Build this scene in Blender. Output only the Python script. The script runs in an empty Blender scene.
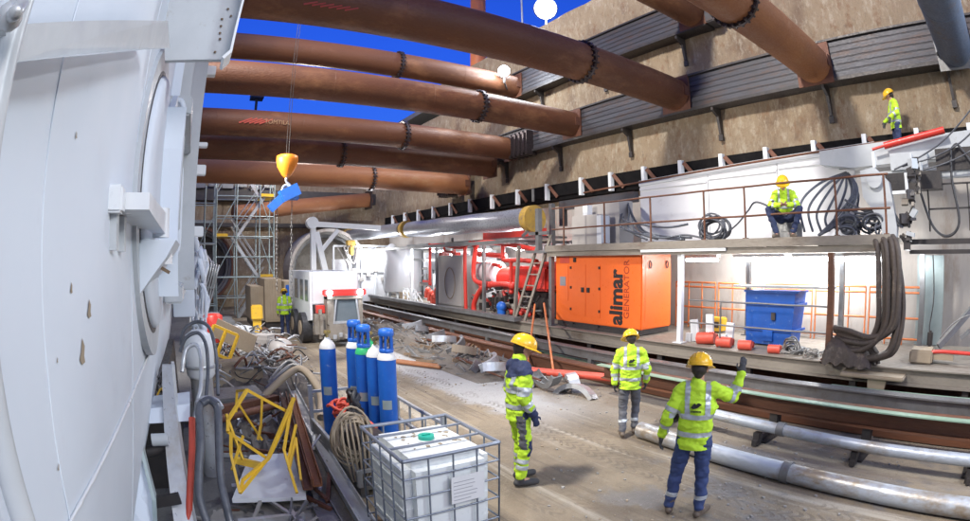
import bpy, bmesh, math, random
from mathutils import Vector as V, Matrix, noise, Quaternion
random.seed(7)
R = math.radians
sc = bpy.context.scene
COL = sc.collection
# ------------------------------------------------------------------ camera: a real wide fisheye lens, level, 2.75 m up
F, YAW, ROLL, CH = 518.0, R(32.5), R(.36), 2.75      # F in pixels of the 970 px wide photograph
cd = bpy.data.cameras.new('camera'); cam = bpy.data.objects.new('camera', cd); COL.objects.link(cam)
cd.type = 'PANO'
def setp(k, v):
    for t in (cd, getattr(cd, 'cycles', None)):
        try: setattr(t, k, v); return
        except Exception: pass
setp('panorama_type', 'FISHEYE_EQUISOLID')
cd.sensor_width = 36.0; cd.sensor_fit = 'HORIZONTAL'
setp('fisheye_lens', F / 970 * 36); setp('fisheye_fov', R(220))
cd.clip_start = .02; cd.clip_end = 500
cam.location = (0, 0, CH)
cam.rotation_euler = (Matrix.Rotation(-YAW, 4, 'Z') @ Matrix.Rotation(R(90), 4, 'X') @ Matrix.Rotation(-ROLL, 4, 'Z')).to_euler()
sc.camera = cam
def ray(x, y):
    u, v = (x-485)/F, -(y-260.5)/F
    r = math.hypot(u, v)+1e-9; th = 2*math.asin(r/2); s = math.sin(th)/r
    a, b, c = u*s, math.cos(th), v*s
    a, c = math.cos(ROLL)*a+math.sin(ROLL)*c, -math.sin(ROLL)*a+math.cos(ROLL)*c
    return V((math.cos(YAW)*a+math.sin(YAW)*b, -math.sin(YAW)*a+math.cos(YAW)*b, c))
def P(x, y, X=None, Y=None, Z=None):                  # where the sight line of a photo point meets a known wall / floor
    d = ray(x, y)
    t = X/d.x if X is not None else Y/d.y if Y is not None else (Z-CH)/d.z
    return d*t+V((0, 0, CH))

# ------------------------------------------------------------------ materials
def mat(name, col, rough=.6, metal=0., col2=None, scale=3., amount=.5, stretch=(1, 1, 1), bump=0., bscale=20., dirt=None, dscale=1.5, dlo=.55, dhi=.75, emit=None, estr=0., spec=.5, detail=6., coord='world'):
    m = bpy.data.materials.new(name); m.use_nodes = True
    nt = m.node_tree; N, L = nt.nodes, nt.links
    b = N['Principled BSDF']
    b.inputs['Roughness'].default_value = rough; b.inputs['Metallic'].default_value = metal
    b.inputs['Base Color'].default_value = (*col, 1); b.inputs['Specular IOR Level'].default_value = spec
    if emit:
        b.inputs['Emission Color'].default_value = (*emit, 1); b.inputs['Emission Strength'].default_value = estr
    if coord == 'world':
        g = N.new('ShaderNodeNewGeometry').outputs['Position']
    else:
        g = N.new('ShaderNodeTexCoord').outputs['Object']
    mp = N.new('ShaderNodeMapping'); mp.inputs['Scale'].default_value = stretch; L.new(g, mp.inputs['Vector'])
    cur = None
    if col2:
        n = N.new('ShaderNodeTexNoise'); n.inputs['Scale'].default_value = scale; n.inputs['Detail'].default_value = detail; n.inputs['Roughness'].default_value = .65
        L.new(mp.outputs[0], n.inputs['Vector'])
        rp = N.new('ShaderNodeMapRange'); rp.inputs[1].default_value = .5-amount*.35; rp.inputs[2].default_value = .5+amount*.35; L.new(n.outputs[0], rp.inputs[0])
        mx = N.new('ShaderNodeMix'); mx.data_type = 'RGBA'; L.new(rp.outputs[0], mx.inputs[0])
        mx.inputs[6].default_value = (*col, 1); mx.inputs[7].default_value = (*col2, 1); cur = mx.outputs[2]
    if dirt:
        n = N.new('ShaderNodeTexNoise'); n.inputs['Scale'].default_value = dscale; n.inputs['Detail'].default_value = 8; n.inputs['Roughness'].default_value = .7
        L.new(mp.outputs[0], n.inputs['Vector'])
        rp = N.new('ShaderNodeMapRange'); rp.inputs[1].default_value = dlo; rp.inputs[2].default_value = dhi; L.new(n.outputs[0], rp.inputs[0])
        mx = N.new('ShaderNodeMix'); mx.data_type = 'RGBA'; L.new(rp.outputs[0], mx.inputs[0])
        if cur: L.new(cur, mx.inputs[6])
        else: mx.inputs[6].default_value = (*col, 1)
        mx.inputs[7].default_value = (*dirt, 1); cur = mx.outputs[2]
    if cur: L.new(cur, b.inputs['Base Color'])
    n = N.new('ShaderNodeTexNoise'); n.inputs['Scale'].default_value = bscale; n.inputs['Detail'].default_value = 5
    L.new(mp.outputs[0], n.inputs['Vector'])
    rr = N.new('ShaderNodeMapRange'); rr.inputs[1].default_value = .3; rr.inputs[2].default_value = .7
    rr.inputs[3].default_value = max(.03, rough-.12); rr.inputs[4].default_value = min(1, rough+.12); L.new(n.outputs[0], rr.inputs[0]); L.new(rr.outputs[0], b.inputs['Roughness'])
    if bump:
        bp = N.new('ShaderNodeBump'); bp.inputs['Strength'].default_value = bump; bp.inputs['Distance'].default_value = .02
        L.new(n.outputs[0], bp.inputs['Height']); L.new(bp.outputs[0], b.inputs['Normal'])
    return m
M = {}
M['rust'] = mat('rust_paint', (.16, .060, .024), .55, .05, (.095, .038, .019), 1.6, 1.0, (.5, 1, 1), .5, 30, dirt=(.25, .115, .05), dscale=1.1, dlo=.52, dhi=.70)
M['rust2'] = mat('rust_orange', (.33, .135, .05), .55, .05, (.20, .08, .038), 1.8, 1.0, (.5, 1, 1), .5, 30, dirt=(.36, .21, .11), dscale=1.6, dlo=.56, dhi=.8)
M['bluegrey'] = mat('blue_grey_paint', (.10, .135, .20), .5, .1, (.075, .095, .14), 2, .8, bump=.3, dirt=(.14, .10, .08), dscale=2)
M['galvpipe'] = mat('weathered_pipe', (.50, .545, .60), .40, .35, (.36, .40, .45), 3, .9, (1, .5, 1), .3, dirt=(.27, .22, .16), dscale=1.6, dlo=.48, dhi=.62)
M['rustdk'] = mat('rust_dark', (.10, .045, .03), .6, .3, (.17, .07, .04), 6, .8, bump=.3)
M['rustbeam'] = mat('rust_beam', (.20, .075, .035), .6, .2, (.09, .05, .035), 2.5, .8, (1, .3, 2), .3)
M['bolt'] = mat('dark_bolt_steel', (.045, .038, .04), .35, .7, (.10, .08, .08), 25, .5)
M['steel'] = mat('grey_steel', (.25, .26, .27), .45, .5, (.16, .155, .15), 3, .8, bump=.15, dirt=(.16, .10, .07), dscale=3, dlo=.6, dhi=.8)
M['galv'] = mat('galvanised', (.52, .55, .58), .38, .45, (.42, .44, .46), 5, .8, (1, .3, 1), .1, dirt=(.34, .30, .24), dscale=2.2, dlo=.5, dhi=.75)
M['sheet'] = mat('sheet_pile', (.085, .09, .105), .5, .3, (.055, .05, .052), 1.5, .9, (.3, .6, 3), .4, dirt=(.10, .055, .035), dscale=2, dlo=.5, dhi=.75)
M['mudsteel'] = mat('muddy_steel', (.30, .27, .225), .6, .1, (.19, .17, .145), 2.5, .9, (1, .4, 1), .3, dirt=(.12, .085, .06), dscale=3, dlo=.52, dhi=.75)
M['liner'] = mat('pale_streaky_concrete', (.50, .475, .44), .85, 0, (.36, .32, .28), 1.2, 1.0, (1, 1, .35), .5, 9, dirt=(.26, .20, .15), dscale=1.2, dlo=.54, dhi=.74)  # on the wall behind the gantry the pale tone holds lamp brightness
M['dark'] = mat('dark_steel', (.035, .035, .038), .5, .3, (.07, .06, .055), 4, .7, bump=.2)
M['black'] = mat('black_rubber', (.018, .019, .022), .5, 0, (.05, .05, .055), 12, .5, bump=.2)
M['void'] = mat('gap_black', (.006, .006, .007), .9, 0, (.012, .011, .011), 5, .5, spec=.1)  # near-black colour stands for the shade in the ledge gap
M['hose'] = mat('hose_rubber', (.05, .055, .07), .42, 0, (.12, .13, .15), 7, .7, bump=.2)
M['hosebrown'] = mat('muddy_hose', (.075, .055, .042), .65, 0, (.05, .042, .038), 5, .9, bump=.4, dirt=(.20, .16, .12), dscale=4)
M['white'] = mat('white_paint', (.74, .77, .79), .38, 0, (.66, .69, .71), 1.3, .6, bump=.06, bscale=6, dirt=(.40, .36, .30), dscale=5, dlo=.70, dhi=.86)
M['tbm'] = mat('shield_paint', (.66, .72, .79), .58, 0, (.62, .68, .75), .8, .8, bump=.05, bscale=3, dirt=(.54, .58, .62), dscale=3, dlo=.62, dhi=.9, detail=9, spec=.3)
M['tbmgrey'] = mat('shield_grey', (.50, .53, .55), .42, 0, (.40, .43, .45), 2.5, .9, bump=.15, bscale=9, dirt=(.28, .24, .19), dscale=6, dlo=.62, dhi=.8)
M['panel'] = mat('white_panel', (.78, .79, .81), .45, 0, (.70, .71, .73), 1.1, .6, (1, .6, 1), .08, dirt=(.45, .42, .38), dscale=2.2, dlo=.64, dhi=.85)
M['concrete'] = mat('grey_concrete', (.34, .33, .31), .85, 0, (.25, .24, .225), 2, .9, bump=.5)
M['orange'] = mat('orange_paint', (.92, .175, .026), .38, 0, (.85, .15, .023), 2, .6, dirt=(.55, .17, .06), dscale=4, dlo=.64, dhi=.9)
M['orangesteel'] = mat('orange_rail', (.75, .23, .06), .45, 0, (.52, .17, .07), 5, .7, dirt=(.35, .22, .15), dscale=6)
M['red'] = mat('red_paint', (.66, .045, .03), .36, 0, (.5, .04, .03), 3, .7, dirt=(.30, .08, .06), dscale=5, dlo=.62, dhi=.85)
M['redhose'] = mat('red_hose', (.72, .10, .06), .5, 0, (.55, .08, .05), 4, .7, bump=.2)
M['blue'] = mat('blue_paint', (.012, .15, .60), .42, 0, (.015, .10, .44), 4, .8, dirt=(.25, .33, .45), dscale=14, dlo=.62, dhi=.75)
M['blueskip'] = mat('blue_skip_paint', (.010, .10, .44), .4, 0, (.012, .07, .32), 3, .7, dirt=(.20, .32, .50), dscale=7, dlo=.60, dhi=.78)
M['yellow'] = mat('yellow_paint', (.80, .50, .03), .42, 0, (.66, .40, .04), 6, .7, dirt=(.28, .19, .09), dscale=9, dlo=.6, dhi=.8)
M['ringyellow'] = mat('dirty_yellow', (.52, .34, .05), .5, 0, (.36, .22, .06), 4, .9, dirt=(.20, .14, .08), dscale=5, dlo=.5, dhi=.7)
M['dirtheap'] = mat('dirt_heap', (.17, .15, .13), .9, 0, (.10, .088, .075), 3, .9, bump=.5)
M['hook'] = mat('hook_orange', (.90, .30, .015), .45, 0, (.75, .22, .02), 5, .5)
M['helmet'] = mat('helmet_yellow', (.86, .50, .02), .28, 0, (.80, .44, .02), 8, .4)
M['hivis'] = mat('hivis_fabric', (.54, .82, .035), .8, 0, (.42, .66, .03), 9, .8, bump=.5, bscale=26, dirt=(.36, .42, .07), dscale=5, dlo=.60, dhi=.85)
M['tape'] = mat('reflective_tape', (.50, .54, .56), .38, .3, (.40, .43, .45), 30, .5)
M['navy'] = mat('navy_fabric', (.018, .028, .075), .85, 0, (.03, .042, .10), 18, .6, bump=.3, bscale=30)
M['jeans'] = mat('denim', (.025, .045, .13), .85, 0, (.045, .07, .17), 10, .8, bump=.3, bscale=30)
M['greytr'] = mat('grey_trousers', (.075, .08, .095), .85, 0, (.12, .12, .13), 10, .7, bump=.3, bscale=30)
M['boot'] = mat('boot_leather', (.085, .06, .045), .6, 0, (.14, .11, .08), 14, .7, bump=.3)
M['glove'] = mat('glove_dark', (.035, .035, .04), .7, 0, (.06, .06, .06), 20, .5)
M['skin'] = mat('skin', (.52, .29, .20), .5, 0, (.46, .24, .17), 30, .5)
M['hair'] = mat('hair', (.02, .015, .012), .6, 0, (.04, .03, .02), 60, .5)
M['eye'] = mat('eye_dark', (.02, .015, .012), .2)
M['cage'] = mat('cage_tube', (.26, .29, .34), .4, .4, (.20, .22, .26), 5, .6)
M['tan'] = mat('tan_board', (.36, .30, .22), .7, 0, (.28, .22, .15), 2, .8, bump=.2)
M['wood'] = mat('old_timber', (.26, .18, .11), .8, 0, (.14, .10, .07), 2, .9, (8, 1, 8), .5)
M['duct'] = mat('duct_grey', (.36, .38, .42), .34, .5, (.28, .29, .33), 1.2, .7, (.6, 1, 1), .1, dirt=(.26, .2, .2), dscale=2, dlo=.6, dhi=.85)
M['cabinet'] = mat('cabinet_grey', (.42, .40, .38), .5, 0, (.35, .33, .31), 1.4, .7, bump=.1)
M['silver'] = mat('polished_tank', (.62, .63, .66), .42, .35, (.54, .55, .58), 1, .5, (1, 1, .2))
M['glass'] = mat('window_glass', (.10, .13, .15), .1, 0, (.16, .19, .21), 1, .5)
M['ibc'] = mat('ibc_plastic', (.74, .77, .76), .35, 0, (.67, .70, .68), 3, .6, bump=.06, dirt=(.46, .42, .34), dscale=6, dlo=.66, dhi=.85)
M['green'] = mat('green_plastic', (.01, .33, .24), .4)
M['greencyl'] = mat('green_shoulder', (.03, .42, .15), .4, 0, (.02, .33, .12), 5, .5)
M['cylwhite'] = mat('white_shoulder', (.78, .79, .78), .4, 0, (.62, .62, .6), 8, .6)
M['brass'] = mat('brass', (.55, .42, .16), .3, .8)
M['scaf'] = mat('scaffold_tube', (.42, .50, .50), .4, .5, (.32, .40, .40), 3, .6)
M['paper'] = mat('label_paper', (.68, .68, .67), .6)
M['ink'] = mat('printed_ink', (.02, .02, .022), .5)
M['inkred'] = mat('brown_orange_ink', (.42, .05, .012), .5)
M['inkgrey'] = mat('grey_print', (.28, .28, .30), .6)
M['greenpaint'] = mat('pale_green_edge', (.30, .46, .33), .5, .2, (.24, .33, .26), 4, .7)
M['chalk'] = mat('chalk_mark', (.36, .22, .12), .8)
M['redchalk'] = mat('red_spray', (.42, .07, .045), .7)
M['lamp'] = mat('lamp_glow', (1, 1, 1), .4, emit=(.82, .90, 1), estr=60)
M['lamp2'] = mat('lamp_glow_soft', (1, 1, 1), .4, emit=(.92, .96, 1), estr=60)
M['tube'] = mat('tube_glow', (1, 1, 1), .4, emit=(.90, .93, 1), estr=16)
M['redlamp'] = mat('red_lamp', (.6, .02, .02), .4, emit=(1, .03, .02), estr=1.1)

def wall_mat():
    m = mat('rough_diaphragm_concrete', (.36, .28, .185), .9, 0, (.24, .18, .12), .6, 1.0, (1, 1, .7), .9, 5, dirt=(.165, .11, .075), dscale=.42, dlo=.52, dhi=.66)
    nt = m.node_tree; N, L = nt.nodes, nt.links; b = N['Principled BSDF']
    src = b.inputs['Base Color'].links[0].from_socket
    g = N.new('ShaderNodeNewGeometry')
    def layer(src, scale, st, lo, hi, col, det=10, ro=.75):
        mpp = N.new('ShaderNodeMapping'); mpp.inputs['Scale'].default_value = st; L.new(g.outputs['Position'], mpp.inputs[0])
        n = N.new('ShaderNodeTexNoise'); n.inputs['Scale'].default_value = scale; n.inputs['Detail'].default_value = det; n.inputs['Roughness'].default_value = ro; L.new(mpp.outputs[0], n.inputs['Vector'])
        mp = N.new('ShaderNodeMapRange'); mp.inputs[1].default_value = lo; mp.inputs[2].default_value = hi; L.new(n.outputs[0], mp.inputs[0])
        mx = N.new('ShaderNodeMix'); mx.data_type = 'RGBA'; L.new(mp.outputs[0], mx.inputs[0]); L.new(src, mx.inputs[6]); mx.inputs[7].default_value = (*col, 1); return mx.outputs[2], n.outputs[0]
    src, _ = layer(src, 5.5, (1, 1, .45), .50, .66, (.43, .37, .28))
    src, _ = layer(src, 3.6, (1, 1, .6), .53, .68, (.22, .125, .07))
    src, h = layer(src, 11, (1, 1, .6), .56, .70, (.20, .16, .12))
    L.new(src, b.inputs['Base Color'])
    b2 = N.new('ShaderNodeBump'); b2.inputs['Strength'].default_value = .9; b2.inputs['Distance'].default_value = .07; L.new(h, b2.inputs['Height'])
    old = b.inputs['Normal'].links[0].from_socket; L.new(old, b2.inputs['Normal']); L.new(b2.outputs[0], b.inputs['Normal'])
    return m
M['wall'] = wall_mat()
def ground_mat():
    m = bpy.data.materials.new('site_ground'); m.use_nodes = True
    nt = m.node_tree; N, L = nt.nodes, nt.links; b = N['Principled BSDF']
    g = N.new('ShaderNodeNewGeometry').outputs['Position']
    def nz(scale, st=(1, 1, 1), det=8, ro=.65):
        mp = N.new('ShaderNodeMapping'); mp.inputs['Scale'].default_value = st; L.new(g, mp.inputs['Vector'])
        n = N.new('ShaderNodeTexNoise'); n.inputs['Scale'].default_value = scale; n.inputs['Detail'].default_value = det; n.inputs['Roughness'].default_value = ro; L.new(mp.outputs[0], n.inputs['Vector']); return n.outputs[0]
    def rg(s, a, c, o0=0., o1=1.):
        r = N.new('ShaderNodeMapRange'); r.interpolation_type = 'SMOOTHSTEP'; r.inputs[1].default_value = a; r.inputs[2].default_value = c; r.inputs[3].default_value = o0; r.inputs[4].default_value = o1; L.new(s, r.inputs[0]); return r.outputs[0]
    def mth(op, a, c):
        n = N.new('ShaderNodeMath'); n.operation = op
        for i, s in enumerate((a, c)):
            if isinstance(s, (int, float)): n.inputs[i].default_value = s
            else: L.new(s, n.inputs[i])
        return n.outputs[0]
    def mix(f, a, c):
        n = N.new('ShaderNodeMix'); n.data_type = 'RGBA'; L.new(f, n.inputs[0])
        for i, s in ((6, a), (7, c)):
            if isinstance(s, tuple): n.inputs[i].default_value = (*s, 1)
            else: L.new(s, n.inputs[i])
        return n.outputs[2]
    sx = N.new('ShaderNodeSeparateXYZ'); L.new(g, sx.inputs[0]); X, Y = sx.outputs[0], sx.outputs[1]
    n1, n2, n3 = nz(.9), nz(4), nz(1.3, (2.6, .12, 1))
    c = mix(rg(n1, .35, .65), (.26, .21, .145), (.17, .138, .098))
    c = mix(rg(n3, .52, .66), c, (.36, .325, .265))               # tyre-track sheen painted as pale bands along the pit
    c = mix(rg(n3, .46, .36), c, (.15, .12, .088))
    # pale lean-concrete strip
    xw = mth('ADD', X, mth('MULTIPLY', mth('SUBTRACT', n1, .5), 1.6))
    s1 = mth('MULTIPLY', rg(xw, 4.75, 5.15), rg(xw, 7.0, 6.6)); s1 = mth('MULTIPLY', s1, rg(Y, 5.6, 8.0))
    c = mix(s1, c, (.37, .37, .37))
    c = mix(mth('MULTIPLY', rg(xw, 6.3, 6.7), .75), c, (.26, .225, .18))
    # dark oily clutter zone at the left
    c = mix(rg(xw, 1.7, 1.1), c, (.15, .15, .15))
    # grey wet smears near the front
    w = mth('MULTIPLY', rg(nz(1.1, (1, .7, 1)), .50, .60), rg(Y, 5.2, 3.2)); w = mth('MULTIPLY', w, rg(X, 3.0, 4.2))
    c = mix(w, c, (.165, .155, .145))
    sp = mth('MULTIPLY', rg(nz(9, det=10, ro=.8), .58, .66), w)
    c = mix(sp, c, (.42, .42, .42))
    c = mix(rg(n2, .60, .75, 0, .55), c, (.18, .14, .10))
    # tyre treads pressed into the mud
    sep = []
    for x0_ in (3.35, 3.75, 4.95, 5.3):
        wob = mth('ADD', X, mth('MULTIPLY', mth('SUBTRACT', n1, .5), .9)); d_ = mth('ABSOLUTE', mth('SUBTRACT', wob, x0_), 0); sep.append(rg(d_, .14, .10))
    tr = sep[0]
    for q in sep[1:]: tr = mth('MAXIMUM', tr, q)
    ch = mth('SINE', mth('ADD', mth('MULTIPLY', Y, 42), mth('MULTIPLY', mth('ABSOLUTE', mth('SINE', mth('MULTIPLY', X, 17), 0), 0), 5)), 0)
    tr = mth('MULTIPLY', mth('MULTIPLY', tr, rg(ch, -.2, .5)), rg(nz(.7), .42, .56))
    c = mix(mth('MULTIPLY', tr, .5), c, (.12, .098, .072))
    gr = nz(45, det=4, ro=.8); c = mix(rg(gr, .56, .72, 0, .5), c, (.40, .37, .32)); c = mix(rg(gr, .44, .30, 0, .6), c, (.10, .085, .065))
    L.new(c, b.inputs['Base Color'])
    r = mth('SUBTRACT', rg(n2, .3, .7, .62, .9), mth('MULTIPLY', w, .32)); L.new(r, b.inputs['Roughness'])
    bp = N.new('ShaderNodeBump'); bp.inputs['Strength'].default_value = .7; bp.inputs['Distance'].default_value = .05
    h = mth('SUBTRACT', mth('ADD', mth('ADD', mth('MULTIPLY', nz(14, det=8, ro=.75), .8), mth('MULTIPLY', gr, .25)), mth('MULTIPLY', n3, .9)), mth('MULTIPLY', tr, .25)); L.new(h, bp.inputs['Height']); L.new(bp.outputs[0], b.inputs['Normal'])
    return m
M['ground'] = ground_mat()

# ------------------------------------------------------------------ mesh builder
class MB:
    def __init__(s): s.v = []; s.f = []; s.m = []; s.sm = []
    def add(s, vs, fs, mi=0, smooth=False, T=None):
        o = len(s.v); s.v += [tuple(T @ V(p)) if T else tuple(p) for p in vs]
        s.f += [tuple(i+o for i in f) for f in fs]; s.m += [mi]*len(fs); s.sm += [smooth]*len(fs); return s
    def box(s, c, d, rot=None, mi=0, b=0.):
        x, y, z = (k/2 for k in d); T = Matrix.Translation(c)
        if rot is not None: T = T @ (rot if isinstance(rot, Matrix) else Matrix.Rotation(rot, 4, 'Z'))
        if b <= 0:
            vs = [(i*x, j*y, k*z) for k in (-1, 1) for i, j in ((-1, -1), (1, -1), (1, 1), (-1, 1))]
            return s.add(vs, [(3, 2, 1, 0), (4, 5, 6, 7), (0, 1, 5, 4), (1, 2, 6, 5), (2, 3, 7, 6), (3, 0, 4, 7)], mi, False, T)
        bm = bmesh.new(); bmesh.ops.create_cube(bm, size=1, matrix=Matrix.Diagonal((2*x, 2*y, 2*z, 1)))
        bmesh.ops.bevel(bm, geom=bm.edges[:], offset=min(b, .45*min(d)), segments=2, affect='EDGES')
        bm.verts.index_update(); s.add([v.co for v in bm.verts], [[v.index for v in f.verts] for f in bm.faces], mi, False, T); bm.free(); return s
    def bb(s, a, c, mi=0, b=0.): 
        a, c = V(a), V(c); return s.box((a+c)/2, [abs(k) for k in (c-a)], mi=mi, b=b)
    def bar(s, a, c, w, h=None, mi=0, up=(0, 0, 1)):       # square bar between two points
        a, c = V(a), V(c); d = c-a; h = h or w; y = d.normalized(); u = V(up)
        if abs(y.dot(u)) > .98: u = V((1, 0, 0))
        x = y.cross(u).normalized(); z = x.cross(y)
        T = Matrix((x, y, z)).transposed().to_4x4(); T.translation = (a+c)/2
        return s.box((0, 0, 0), (w, d.length, h), mi=mi) if False else s._b(T, (w, d.length, h), mi)
    def _b(s, T, d, mi):
        x, y, z = (k/2 for k in d)
        vs = [(i*x, j*y, k*z) for k in (-1, 1) for i, j in ((-1, -1), (1, -1), (1, 1), (-1, 1))]
        return s.add(vs, [(3, 2, 1, 0), (4, 5, 6, 7), (0, 1, 5, 4), (1, 2, 6, 5), (2, 3, 7, 6), (3, 0, 4, 7)], mi, False, T)
    def tube(s, pts, r, n=10, mi=0, cap=True, closed=False):
        pts = [V(p) for p in pts]; rs = r if isinstance(r, (list, tuple)) else [r]*len(pts)
        k = len(pts); o = []; u = None; fs = []
        for i, p in enumerate(pts):
            if closed: t = pts[(i+1) % k]-pts[i-1]
            else: t = pts[min(i+1, k-1)]-pts[max(i-1, 0)]
            t.normalize()
            if u is None: u = V((0, 0, 1)) if abs(t.z) < .9 else V((1, 0, 0))
            u = (u-t*u.dot(t)).normalized(); w = t.cross(u)
            o += [p+(u*math.cos(2*math.pi*j/n)+w*math.sin(2*math.pi*j/n))*rs[i] for j in range(n)]
        for i in range(k if closed else k-1):
            a, c = i*n, ((i+1) % k)*n
            fs += [(a+j, a+(j+1) % n, c+(j+1) % n, c+j) for j in range(n)]
        s.add(o, fs, mi, True)
        if cap and not closed: s.add(o[:n], [tuple(range(n))[::-1]], mi); s.add(o[-n:], [tuple(range(n))], mi)
        return s
    def cyl(s, a, c, r, n=20, mi=0, r2=None): return s.tube([a, c], [r, r if r2 is None else r2], n, mi)
    def lathe(s, prof, n=24, mi=0, T=None, cap=True):
        o = [(r*math.cos(2*math.pi*j/n), r*math.sin(2*math.pi*j/n), z) for r, z in prof for j in range(n)]
        fs = [(i*n+j, i*n+(j+1) % n, (i+1)*n+(j+1) % n, (i+1)*n+j) for i in range(len(prof)-1) for j in range(n)]
        s.add(o, fs, mi, True, T)
        if cap: s.add(o[:n], [tuple(range(n))[::-1]], mi, False, T); s.add(o[-n:], [tuple(range(n))], mi, False, T)
        return s
    def prism(s, poly, a, c, mi=0, T=None):                 # polygon in XY extruded from z=a to z=c, placed by T
        n = len(poly); vs = [(x, y, a) for x, y in poly]+[(x, y, c) for x, y in poly]
        return s.add(vs, [tuple(range(n))[::-1], tuple(range(n, 2*n))]+[(i, (i+1) % n, n+(i+1) % n, n+i) for i in range(n)], mi, False, T)
    def ball(s, c, r, mi=0, n=10):
        r = r if isinstance(r, (tuple, list)) else (r, r, r)
        vs = []; fs = []; m = n//2+1
        for i in range(m+1):
            a = math.pi*i/m
            for j in range(n): vs.append((c[0]+r[0]*math.sin(a)*math.cos(2*math.pi*j/n), c[1]+r[1]*math.sin(a)*math.sin(2*math.pi*j/n), c[2]-r[2]*math.cos(a)))
        for i in range(m):
            for j in range(n): fs.append((i*n+j, i*n+(j+1) % n, (i+1)*n+(j+1) % n, (i+1)*n+j))
        return s.add(vs, fs, mi, True)
    def build(s, name, mats, parent=None, loc=None):
        me = bpy.data.meshes.new(name); me.from_pydata(s.v, [], s.f)
        for m in (mats if isinstance(mats, (list, tuple)) else [mats]): me.materials.append(M[m] if isinstance(m, str) else m)
        me.polygons.foreach_set('material_index', s.m); me.polygons.foreach_set('use_smooth', s.sm); me.update()
        bm = bmesh.new(); bm.from_mesh(me); bmesh.ops.recalc_face_normals(bm, faces=bm.faces[:]); bm.to_mesh(me); bm.free()
        o = bpy.data.objects.new(name, me); COL.objects.link(o)
        if parent: o.parent = parent; 
        if parent and not loc: o.matrix_parent_inverse = parent.matrix_basis.inverted() if not parent.get('_local') else Matrix()
        if loc: o.location = loc
        return o
def tag(o, label=None, cat=None, group=None, kind=None):
    for k, v in (('label', label), ('category', cat), ('group', group), ('kind', kind)):
        if v: o[k] = v
    return o
def thing(name, loc, label, cat, group=None, rz=0., local=False):
    o = bpy.data.objects.new(name, None); COL.objects.link(o); o.location = loc; o.rotation_euler = (0, 0, rz); o.empty_display_size = .1
    if local: o['_local'] = 1
    return tag(o, label, cat, group)
def one(mb, name, mats, label, cat, group=None, kind=None): return tag(mb.build(name, mats), label, cat, group, kind)
def copy_tree(o, parent=None):
    c = o.copy(); COL.objects.link(c); c.parent = parent
    for ch in list(o.children): copy_tree(ch, c)
    return c
def spline(pts, k=8, closed=False):
    pts = [V(p) for p in pts]; out = []; n = len(pts)
    for i in range(n if closed else n-1):
        if closed: a, b, c, d = pts[i-1], pts[i], pts[(i+1) % n], pts[(i+2) % n]
        else: a, b, c, d = pts[max(i-1, 0)], pts[i], pts[i+1], pts[min(i+2, n-1)]
        for j in range(k):
            t = j/k; out.append(.5*((2*b)+(c-a)*t+(2*a-5*b+4*c-d)*t*t+(3*b-a-3*c+d)*t**3))
    if not closed: out.append(pts[-1])
    return out
def hoses(name, mats, label, cat, lines, r, group=None, parent=None, n=7):
    m = MB()
    for l in lines: m.tube(spline(l, 7), r, n)
    o = m.build(name, mats, parent)
    if not parent: tag(o, label, cat, group)
    return o
def coil(m, c, R0, r, turns, ax='Z', spread=.04, squash=1., n=6, mi=0):
    for t in range(turns):
        o = V([random.gauss(0, spread) for _ in range(3)]); rr = R0*random.uniform(.72, 1.08); ph = random.random()*6; k = 20; pts = []
        for i in range(k):
            a = 2*math.pi*i/k; w = rr*(1+.06*math.sin(2*a+ph)); x, y, z = w*math.cos(a), w*math.sin(a)*squash, .03*math.sin(3*a+ph)
            p = {'Z': (x, y, z), 'X': (z, x, y), 'Y': (x, z, y)}[ax]
            pts.append(V(c)+o+V(p))
        m.tube(pts, r, n, mi, closed=True)
def text(body, T, size, matname, parent, name='lettering', thick=.004, bold=0., sx=1.):
    c = bpy.data.curves.new(name, 'FONT'); c.body = body; c.size = size; c.extrude = thick; c.offset = bold; c.align_x = 'LEFT'; c.resolution_u = 3
    t = bpy.data.objects.new(name, c); COL.objects.link(t)
    me = bpy.data.meshes.new_from_object(t); bpy.data.objects.remove(t); me.materials.clear(); me.materials.append(M[matname])
    me.transform(T @ Matrix.Diagonal((sx, 1, 1, 1))); o = bpy.data.objects.new(name, me); COL.objects.link(o)
    if parent:
        o.parent = parent; o.matrix_parent_inverse = parent.matrix_basis.inverted() if not parent.get('_local') else Matrix()
    return o
def frame(x, y, z, o):
    T = Matrix((V(x), V(y), V(z))).transposed().to_4x4(); T.translation = o; return T

# ================================================================== SETTING
m = MB(); m.add([(-60, -60, 0), (60, -60, 0), (60, 33, 0), (-60, 33, 0)], [(0, 1, 2, 3)])
one(m, 'ground', 'ground', 'muddy tan concrete floor of the pit', 'ground', kind='structure')
m = MB(); m.bb((13.9, -40, 12.3), (80, 90, 12.62)); m.bb((-60, 34, 10.9), (13.9, 90, 11.1))
one(m, 'terrain', 'concrete', 'street level round the top of the pit', 'ground', kind='structure')
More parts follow.
